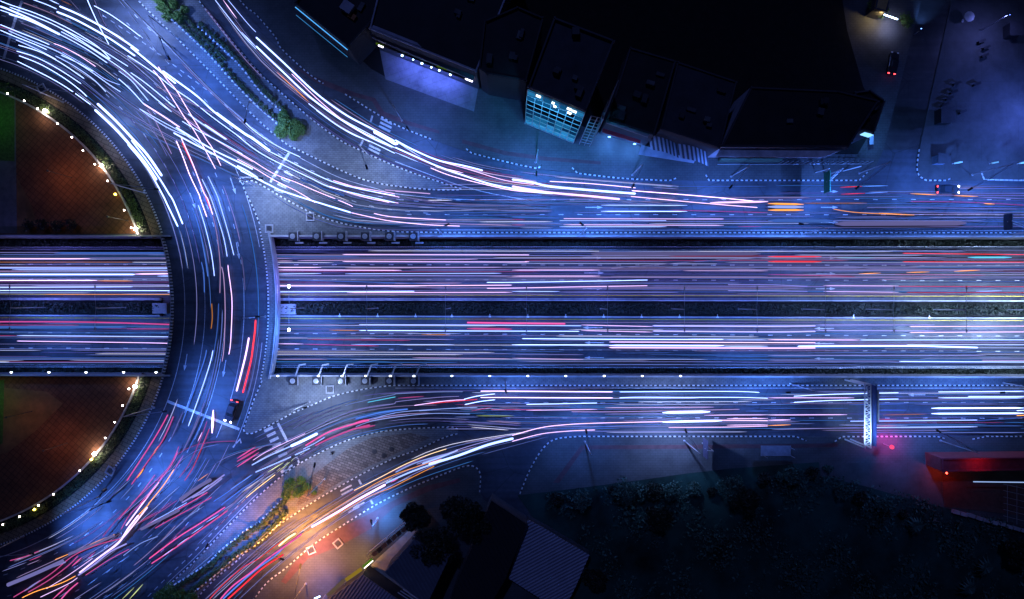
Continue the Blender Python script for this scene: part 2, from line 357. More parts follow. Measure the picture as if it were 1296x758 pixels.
sheet('dark_ground', [(655, 626), (723, 618), (808, 607), (871, 598), (926, 592), (1036, 584), (1038, 601), (1100, 616), (1160, 633), (1193, 641), (1300, 668), (1800, 800), (1800, 1100), (760, 1100), (700, 690)], M_FIELD, 0.135)
sheet('dark_ground', [(455, 60), (490, 75), (488, 98), (470, 88), (455, 74)], M_SOIL, 0.13)

for i, (x, y, a, L, w, r_) in enumerate(((262, 330, 1.45, 40, 7, 0), (300, 420, 1.7, 30, 8, 0), (180, 620, -.8, 46, 8, 0), (90, 700, -.45, 38, 10, 0), (600, 265, 0, 60, 7, 0), (860, 240, 0.03, 44, 9, 0), (1100, 262, 0, 70, 7, 0), (700, 520, 0, 50, 9, 0), (1010, 505, 0, 60, 8, 0), (1210, 535, 0, 48, 9, 0), (230, 120, .7, 40, 8, 0), (330, 700, -.62, 34, 8, 0))):
    q = [(x + u_ * math.cos(a) - v_ * math.sin(a), y + u_ * math.sin(a) + v_ * math.cos(a)) for u_, v_ in ((-L / 2, -w / 2), (L / 2, -w / 2), (L / 2, w / 2), (-L / 2, w / 2))]
    sheet('road_patch', q, M_STREET if i % 2 else M_PATCH, 0.0065)

# ------------------------------------------------------------ kerbs
def off(pts, d):
    out = []
    for i, p in enumerate(pts):
        a = pts[max(i - 1, 0)]; b = pts[min(i + 1, len(pts) - 1)]
        dx, dy = b[0] - a[0], b[1] - a[1]; L = math.hypot(dx, dy) or 1
        out.append((p[0] - dy / L * d, p[1] + dx / L * d))
    return out
def kerb(pts, period=6.0, w=1.4, h=0.20, closed=False, duty=0.5):
    seg = resample(pts, period / 8); mb = MB(); w /= 2
    L = off(seg, w); Rr = off(seg, -w); n = len(seg)
    vs = []
    for i in range(n):
        for q, z in ((L[i], 0.0), (L[i], h), (Rr[i], h), (Rr[i], 0.0)):
            p = P(*q); vs.append((p.x, p.y, z))
    for i in range(n - 1):
        mi = 0 if (i % 8) < 8 * duty else 1
        a, b = i * 4, (i + 1) * 4
        mb.add([vs[j] for j in (a, a + 1, a + 2, a + 3, b, b + 1, b + 2, b + 3)], [(0, 4, 5, 1), (1, 5, 6, 2), (2, 6, 7, 3)], mi)
    return struct('kerb', mb, [M_KW, M_KB])
kerb(isl1_lo); kerb(isl1_up); kerb(isl2_up); kerb(isl2_lo)
kerb(triN_kerb); kerb(triS_kerb)
kerb(ring(316, -160, a_up - 0.3, 120), 3.8, 2.0); kerb(ring(316, a_lo + 0.3, 160, 120), 3.8, 2.0)
kerb(ring(316, a_up, a_lo, 80), 4.0, 2.4, 0.5)
kerb(ring(437, -13, 12.2, 60), 4.2, 1.6)
for a, b in ((0, 24), (26, 40)):
    pass
def sub(pts, x0, x1): return [p for p in pts if x0 <= p[0] <= x1]
kerb(sub(fnA, 235, 412)); kerb(sub(fnA, 436, 550)); kerb([(590, 189)] + sub(fnA, 596, 681) + [(686, 209)])
kerb([(724, 213)] + sub(fnA, 729, 838) + [(848, 229), (856, 226)]); kerb([(893, 222), (897, 229), (971, 229), (1087, 229), (1099, 217)])
kerb(spline([(1163, 190), (1160, 212), (1163, 223), (1172, 229)]) + [(1197, 229), (1204, 226)]); kerb([(1241, 218), (1245, 228), (1290, 229), (XR, 229)], duty=0.8)
kerb(fsA); kerb(fsB + [(972, 551.5), (1007, 551.5), (1020, 557)]); kerb([(1056, 558), (1065, 551.7), (1185, 551.5), (1195, 554)]); kerb([(1230, 555), (1248, 551.5), (XR, 551.5)])
band('bridge_footway', 438, 447, -13.5, 12.8, M_PAVE, 0.14, 0.0)

# ------------------------------------------------------------ painted markings
def stroke(mb, pts, w, z, zref=0.0):
    L = off(pts, w / 2); Rr = off(pts, -w / 2)
    for i in range(len(pts) - 1):
        q = [P(*p, zref) for p in (L[i], Rr[i], Rr[i + 1], L[i + 1])]
        q = [(v.x, v.y, z) for v in q]
        a = sum(q[k][0] * q[(k + 1) % 4][1] - q[(k + 1) % 4][0] * q[k][1] for k in range(4))
        mb.add(q if a > 0 else q[::-1], [(0, 1, 2, 3)])
def dashes(mb, pts, on, period, w, z, zref=0.0):
    s = resample(pts, 1.0); n = int(on)
    i = 0
    while i + n < len(s):
        stroke(mb, s[i:i + n + 1:max(1, n // 3)], w, z, zref); i += int(period)
def arrow(mb, x, y, L, ang, z, zref=0.0, s=1.0):
    def q(a, b): return (x + a * math.cos(ang) - b * math.sin(ang), y + a * math.sin(ang) + b * math.cos(ang))
    for poly in ([(-L / 2, -0.6 * s), (L / 2 - 8 * s, -0.6 * s), (L / 2 - 8 * s, 0.6 * s), (-L / 2, 0.6 * s)], [(L / 2 - 8 * s, -2.2 * s), (L / 2, 0), (L / 2 - 8 * s, 2.2 * s)]):
        mb.sheet(XY([q(a, b) for a, b in poly], zref), z)
u = MB()
for f in (lin(335, 336.6), lin(354, 355.6), lin(420, 424.6), lin(439.6, 444)):
    dashes(u, [(-300, f(-300)), (1700, f(1700))], 7, 24, 0.9, ZT + 0.008, ZT)
for f in (lin(316, 317.5), lin(461, 463.5)): stroke(u, [(-300, f(-300)), (1700, f(1700))], 0.6, ZT + 0.008, ZT)
for x, y in ((1045, 366), (1045, 347), (1045, 327), (750, 327), (752, 346), (750, 366)): arrow(u, x, y, 25, 0, ZT + 0.008, ZT, 0.9)
for x, y in ((1043, 415), (1043, 434), (1043, 453), (750, 414), (752, 433), (752, 452)): arrow(u, x, y, 25, math.pi, ZT + 0.008, ZT, 0.9)
struct('lane_markings', u, M_WHITE)
u = MB()
for f in (lin(373, 375.5), lin(401.5, 405)): stroke(u, [(-300, f(-300)), (1700, f(1700))], 0.9, ZT + 0.008, ZT)
struct('yellow_line', u, M_YELL)
u = MB(); zg = 0.009
stroke(u, ring(331, -150, 150, 150), 0.8, zg)
dashes(u, ring(354, -120, -8, 200), 6, 23, 0.8, zg); stroke(u, ring(356.5, -7, 22, 40), 0.7, zg)
dashes(u, ring(381, -75, -10, 160), 6, 23, 0.8, zg); dashes(u, ring(406, -70, -6, 160), 6, 23, 0.8, zg); stroke(u, ring(406, -5, 24, 40), 0.7, zg)
stroke(u, ring(382, 4, 26, 30), 0.7, zg)
dashes(u, ring(354, 24, 100, 200), 6, 23, 0.9, zg); dashes(u, ring(381, 28, 90, 200), 6, 23, 0.9, zg); dashes(u, ring(408, 32, 85, 200), 6, 23, 0.9, zg); dashes(u, ring(432, 36, 80, 200), 6, 23, 0.9, zg)
stroke(u, ring(432, -24, -10, 20), 0.7, zg); stroke(u, ring(431, 6, 24, 30), 0.7, zg)
dashes(u, spline([(130, 20), (175, 50), (216, 80), (248, 104), (277, 126)]), 6, 12, 0.9, zg)
stroke(u, spline([(155, 0), (222, 69), (270, 118), (309, 154), (346, 182)]), 0.7, zg)
stroke(u, spline([cr('B2', 220, 40), cr('B2', 420, 140), cr('B2', 620, 200), cr('o', 0, 620), cr('o', 500, 665), cr('o', 1296, 668)]), 0.6, zg)
for r_ in (16, 30): dashes(u, off(sub(isl1_lo, 180, 560), r_), 6, 23, 0.8, zg)
stroke(u, off(sub(isl1_up, 253, 560), -3.5), 0.7, zg); stroke(u, spline([cr('o', 0, 355), cr('o', 560, 560), cr('o', 1020, 660), cr('o', 1296, 668)]), 0.8, zg)
for pts in ([(366, 194), (342, 231)], [(28, 1.5), (20, 23), (13, 46), (4.6, 75)], [(211.6, 507), (303, 542.6)]): stroke(u, pts, 3.4, zg)
stroke(u, [cr('k', 335, 355), cr('k', 412, 505)], 3.2, zg); stroke(u, [cr('d', 1035, 245), cr('d', 1010, 292)], 2.4, zg); stroke(u, [cr('d', 1110, 45), cr('d', 1095, 100)], 2.4, zg)
stroke(u, [cr('n', 480, 300), cr('n', 500, 340)], 2.6, zg); stroke(u, [cr('n', 575, 465), cr('n', 595, 500)], 2.6, zg); stroke(u, [cr('k', 490, 630), cr('k', 512, 690)], 2.4, zg)
def bar(mb, c, L, w, ang): stroke(mb, [(c[0] - L / 2 * math.cos(ang), c[1] - L / 2 * math.sin(ang)), (c[0] + L / 2 * math.cos(ang), c[1] + L / 2 * math.sin(ang))], w, zg)
for x, y in ((420, 522), (398, 570), (370, 618), (345, 662)): bar(u, cr('d', x, y), 12, 3.6, R(25))
for x, y in ((1225, 90), (1220, 122), (1210, 152), (1130, 310), (1120, 335)): bar(u, cr('d', x, y), 16, 2.6, R(26))
for x, y in ((258, 405), (282, 447), (305, 490), (325, 535), (375, 615), (350, 580)): bar(u, cr('k', x, y), 12, 3.6, R(-25))
for x, y in ((420, 715), (395, 740)): bar(u, cr('k', x, y), 12, 3.6, R(-28))
for x, y in ((375, 370), (385, 400), (440, 545), (480, 510)): bar(u, cr('n', x, y), 16, 2.0, R(-28))
stroke(u, [cr('d', 25, 590), cr('d', 30, 548), cr('d', 115, 552)], 2.2, zg)
stroke(u, [cr('g', 680, 750), cr('g', 700, 720), cr('g', 740, 680), cr('g', 745, 715)], 2.0, zg)
dashes(u, [(505, 253.5), (1700, 252.6)], 7, 24, 0.9, zg); dashes(u, [(515, 272), (1700, 272.7)], 7, 24, 0.9, zg)
stroke(u, [(510, 291.5), (1700, 292.5)], 0.6, zg); stroke(u, [(500, 490.5), (1700, 490.5)], 0.6, zg)
dashes(u, [(640, 509), (1700, 508.5)], 7, 24, 0.9, zg); dashes(u, [(640, 528), (1700, 529)], 7, 24, 0.9, zg)
stroke(u, off(triS_kerb[8:], -3.0)[:90], 0.7, zg); stroke(u, off(sub(triN_kerb, 330, 500), 3.0), 0.6, zg)
stroke(u, off(sub(isl2_lo, 230, 575), 3.5), 0.7, zg)
dashes(u, off(sub(isl2_up, 150, 400), -9), 6, 12, 0.9, zg); stroke(u, off(sub(isl2_up, 150, 330), -3.2), 0.6, zg)
for x, y, a in ((1050, 263, 0), (1050, 282, 0), (1050, 243, 0), (1160, 499, math.pi), (752, 263, 0), (235, 458, R(100)), (284, 466, R(100)), (295, 236, R(72)), (244, 255, R(70)), (301, 318, R(80))): arrow(u, x, y, 22, a, zg, 0, 0.9)
struct('road_markings', u, M_WHITE)

# ------------------------------------------------------------ underpass walls, median, hedges, railings
def wall_along(mb, x0, x1, f, zlo, zhi, w, zr, n=24, mi=0):
    pts = [(x0 + (x1 - x0) * i / n, f(x0 + (x1 - x0) * i / n)) for i in range(n + 1)]
    outl = XY(off(pts, w / 2) + off(pts, -w / 2)[::-1], zr); mb.prism(outl, zlo, zhi, mi); return mb
for side, f, word in ((-1, YN, 'north'), (1, YS, 'south')):
    for x0, x1, part in ((XL, 218, 'beside the garden'), (344, XR, 'beside the frontage road')):
        g = lambda x, f=f, s=side: f(x) - s * 0.9
        w = MB(); wall_along(w, x0, x1, g, ZT, 0.75, 1.7, 0.0)
        t = w.build('retaining_wall', M_CONCD, label='concrete underpass wall on the %s rim %s' % ('upper' if side < 0 else 'lower', part), cat='retaining wall')
        c = MB(); wall_along(c, x0, x1, g, 0.75, 0.95, 2.0, 0.0); c.build('coping', M_CONC, parent=t)
def hedge(name, spine_fn, n, spread, h, leaf, m, label, cat='hedge', group=None, base=None):
    mb = MB()
    for _ in range(n):
        x, y, z = spine_fn(random.random())
        mb.leaf((x + random.gauss(0, spread), y + random.gauss(0, spread), z + abs(random.gauss(0, h))), leaf)
    return mb.build(name, m, label=label, cat=cat, group=group)
zst = ZT + 0.35
for word, f, (x0, x1), where in (('upper', lin(309, 308.5), (-60, 214), 'left of the bridge'), ('upper', lin(309, 308.5), (352, 1310), 'right of the bridge'),
                                 ('lower', lin(468, 469.5), (-60, 212), 'left of the bridge'), ('lower', lin(468, 469.5), (352, 1310), 'right of the bridge')):
    mb = MB(); wall_along(mb, x0 - 200 if x0 < 0 else x0 - 20, x1 + 300 if x1 > 1000 else x1 + 20, f, ZT - 0.01, zst, 8.5, ZT, 20); struct('planting_bed', mb, M_SOIL)
    def sp(t, f=f, x0=x0, x1=x1):
        x = x0 + (x1 - x0) * t; v = P(x, f(x) + random.uniform(-2.6, 2.6), zst)
        k = 0.35 + 0.65 * (math.sin(x * 0.11) * math.sin(x * 0.037 + 1) > -0.15)
        return v.x, v.y, zst + random.random() * 0.9 * k
    hedge('hedge', sp, int((x1 - x0) * 7), 0.12, 0.15, 0.3, M_LEAFD, 'dark low hedge in the %s underpass bed %s' % (word, where), group='hedges in the underpass beds')
    ye = (lambda x, f=f: f(x) + 4.6) if word == 'upper' else (lambda x, f=f: f(x) - 4.8)
    a, b = (x0 - 60 if x0 < 0 else x0, x1 + 60 if x1 > 1000 else x1)
    t = thing('railing', P((a + b) / 2, ye((a + b) / 2), ZT), 'low steel railing along the %s underpass carriageway %s' % (word, where), 'railing')
    mb = MB(); x = a
    while x < b:
        v = P(x, ye(x), ZT); mb.box((v.x, v.y, ZT + 0.55), (0.07, 0.10, 1.1)); x += 3.0
    mb.build('baluster', M_STEEL, parent=t)
    mb = MB()
    for zz in (1.08, 0.6): mb.tube([P(a, ye(a), ZT) + Vector((0, 0, zz)), P(b, ye(b), ZT) + Vector((0, 0, zz))], 0.05)
    mb.build('handrail', M_STEEL, parent=t)
ym = (lin(378.2, 380.2), lin(398.3, 401.8))
for (x0, x1), where in (((XL, 205), 'left of the bridge'), ((356, XR), 'right of the bridge')):
    for i, f in enumerate(ym):
        mb = MB(); wall_along(mb, x0, x1, f, ZT, ZT + 0.85, 1.6, ZT)
        b = mb.build('median_barrier', M_CONC, label='pale concrete median barrier, %s one, %s' % (('upper', 'lower')[i], where), cat='barrier')
    mb = MB(); wall_along(mb, x0, x1, lambda x: (ym[0](x) + ym[1](x)) / 2, ZT - 0.01, ZT + 0.3, 17, ZT, 20); struct('median_bed', mb, M_SOIL)
    a, b = max(x0, -60), min(x1, 1320)
    def sp(t):
        x = a + (b - a) * t; v = P(x, (ym[0](x) + ym[1](x)) / 2 + random.uniform(-6, 6), ZT); return v.x, v.y, ZT + 0.35 + random.random() * 0.6
    hedge('hedge', sp, int((b - a) * 7), 0.1, 0.12, 0.28, M_LEAFD, 'dark ground-hugging planting between the median barriers ' + where, group='hedges in the underpass beds')
mb = MB()
for x0, x1 in ((196, 214), (354, 376)):
    mb.prism(XY([(x0, 382), (x1, 382), (x1, 397.5), (x0, 397.5)], ZT), ZT, ZT + 0.9)
p_ = MB().prism(XY([(196, 383), (214, 383), (214, 396), (196, 396)], ZT), ZT, ZT + 1.0); p_.build('pier_base', M_CONC, label='pale square pier base on the median, left of the bridge', cat='bridge pier')
p_ = MB().prism(XY([(355, 384), (376, 384), (376, 397), (355, 397)], ZT), ZT, ZT + 1.0); p_.build('pier_base', M_CONC, label='pale square pier base on the median, right of the bridge', cat='bridge pier')
for r_, side in ((348, 'inner'), (420, 'outer')):
    mb = MB()
    for x, y in ring(r_, -1.2, 1.2, 2)[1:2]:
        v = P(x, y, ZT); mb.lathe((v.x, v.y, ZT), [(0.9, 0), (0.9, 3.2)], 16)
    mb.build('bridge_pier', M_CONC, label='round concrete column under the %s side of the ring bridge' % side, cat='bridge pier')
for r_, a0, a1, lab in ((447.6, -12.2, 11.6, 'curved concrete parapet on the outer edge of the ring bridge'), (315.0, a_up + 0.4, a_lo - 0.4, 'curved concrete parapet on the inner edge of the ring bridge')):
    t = MB().prism(XY(ring(r_, a0, a1, 40) + ring(r_ + 1.6 if r_ > 400 else r_ - 1.2, a1, a0, 40)), -1.2 if r_ > 400 else 0.0, 0.95 if r_ > 400 else 0.5).build('parapet', M_CONC, label=lab, cat='parapet')
    if r_ > 400:
        MB().tube([P(x, y, 1.25) for x, y in ring(r_ + 0.8, a0, a1, 40)], 0.06).build('handrail', M_STEEL, parent=t)

# ventilation boxes with round grilles on the rims
def vent_box(x, y, side, label):
    v = P(x, y, 0.12); t = thing('ventilation_box', v, label, 'ventilation box', 'ventilation boxes on the underpass rims')
    MB().box((v.x, v.y, 0.72), (1.5, 1.5, 1.2)).box((v.x, v.y, 1.36), (1.62, 1.62, 0.1)).build('body', M_DARK, parent=t)
    g = MB().lathe((v.x, v.y, 1.41), [(0.52, 0), (0.52, 0.12), (0.40, 0.14), (0.38, 0.05)], 18).build('round_grille', M_STEEL, parent=t)
    MB().lathe((v.x, v.y, 1.42), [(0.12, 0), (0.12, 0.14)], 10).build('hub', M_STEEL, parent=g)
    d = -1 if side < 0 else 1
    MB().box((v.x + 1.0, v.y + 0.1, 0.75), (0.16, 1.9, 1.25)).build('side_fin', M_CONC, parent=t)
    if side > 0:
        MB().tube([(v.x + 0.3, v.y + 0.7, 0.9), (v.x + 1.3, v.y + 3.2, 1.2), (v.x + 2.6, v.y + 3.4, 1.2)], 0.2, 4).build('bracket_arm', M_STEEL, parent=t)
    else:
        MB().box((v.x + 1.2, v.y - 1.25, 0.9), (1.6, 0.3, 0.2)).build('bracket_arm', M_STEEL, parent=t)
for i, x in enumerate((373, 403, 433.5, 463.6, 494, 524)): vent_box(x, 300.5, -1, 'dark ventilation box with round grille on the upper rim, %s from the bridge' % ORD(i))
for i, x in enumerate((373, 402.5, 433, 463.5, 494, 524.5)): vent_box(x, 480.5, 1, 'dark ventilation box with round grille on the lower rim, %s from the bridge' % ORD(i))
# wall lamps
WHT = glow('wall_lamp', (0.75, 0.85, 1.0), 14)
def wall_lamp(x, y, z, label, arm=True, power=0.5):
    v = P(x, y, z); t = thing('wall_lamp', v, label, 'wall lamp', 'small lamps on the underpass walls')
    MB().box((v.x, v.y, z + 0.06), (0.5, 0.34, 0.12)).build('housing', M_STEEL, parent=t)
    MB().box((v.x, v.y + 0.02, z + 0.17), (0.34, 0.2, 0.1)).build('lens', WHT, parent=t)
for i, x in enumerate((15, 62.6, 109.5, 157, 198)): wall_lamp(x, 470.6, 0.95, 'small lit lamp on the lower underpass wall, %s from the left edge' % ORD(i))
for i, x in enumerate((352, 403, 433, 463, 494, 524, 572, 620, 668, 716, 764.5, 812.7, 861)): wall_lamp(x, 475.2, 0.95, 'small lit lamp on the lower underpass wall, %s right of the bridge' % ORD(i))
for i, x in enumerate((430, 478, 526, 572, 620, 668, 716, 764, 812, 860, 908, 1080, 1176)):
    v = P(x, ym[1](x), ZT + 0.85); mb = MB().box((v.x, v.y, ZT + 0.95), (0.5, 0.3, 0.2)).box((v.x, v.y + 0.3, ZT + 0.9), (0.12, 0.5, 0.1))
    mb.build('barrier_reflector', M_WPAINT, label='small pale reflector on the lower median barrier, %s from the bridge' % ORD(i), cat='reflector', group='reflectors on the median barrier')

# ------------------------------------------------------------ light trails of the traffic
TC = {'W': (0.29, 0.41, 1.0), 'P': (0.74, 0.48, 0.92), 'B': (0.10, 0.26, 1.0), 'V': (0.36, 0.34, 0.9), 'R': (1, 0.04, 0.06), 'M': (0.95, 0.12, 0.46),
      'O': (1, 0.36, 0.07), 'C': (0.12, 0.62, 0.9), 'G': (0.7, 0.85, 0.35), 'Y': (1, 0.7, 0.35)}
TN = {'W': 'white', 'P': 'pinkish', 'B': 'blue', 'V': 'violet', 'R': 'red', 'M': 'magenta', 'O': 'orange', 'C': 'cyan', 'G': 'yellow-green', 'Y': 'yellow'}
ROADN = {'A': 'the sweeping top-left carriageway', 'X': 'the crossing above the ring', 'K': 'the upper half of the ring', 'L': 'the lower half of the ring',
         'J': 'the wide lower-left road', 'S': 'the lower merge', 'F': 'the lower frontage road', 'T': 'the upper slip road',
         'N': 'the upper frontage road', 'U': 'the upper underpass road', 'V': 'the lower underpass road', 'Z': 'the orange-lit slip road'}
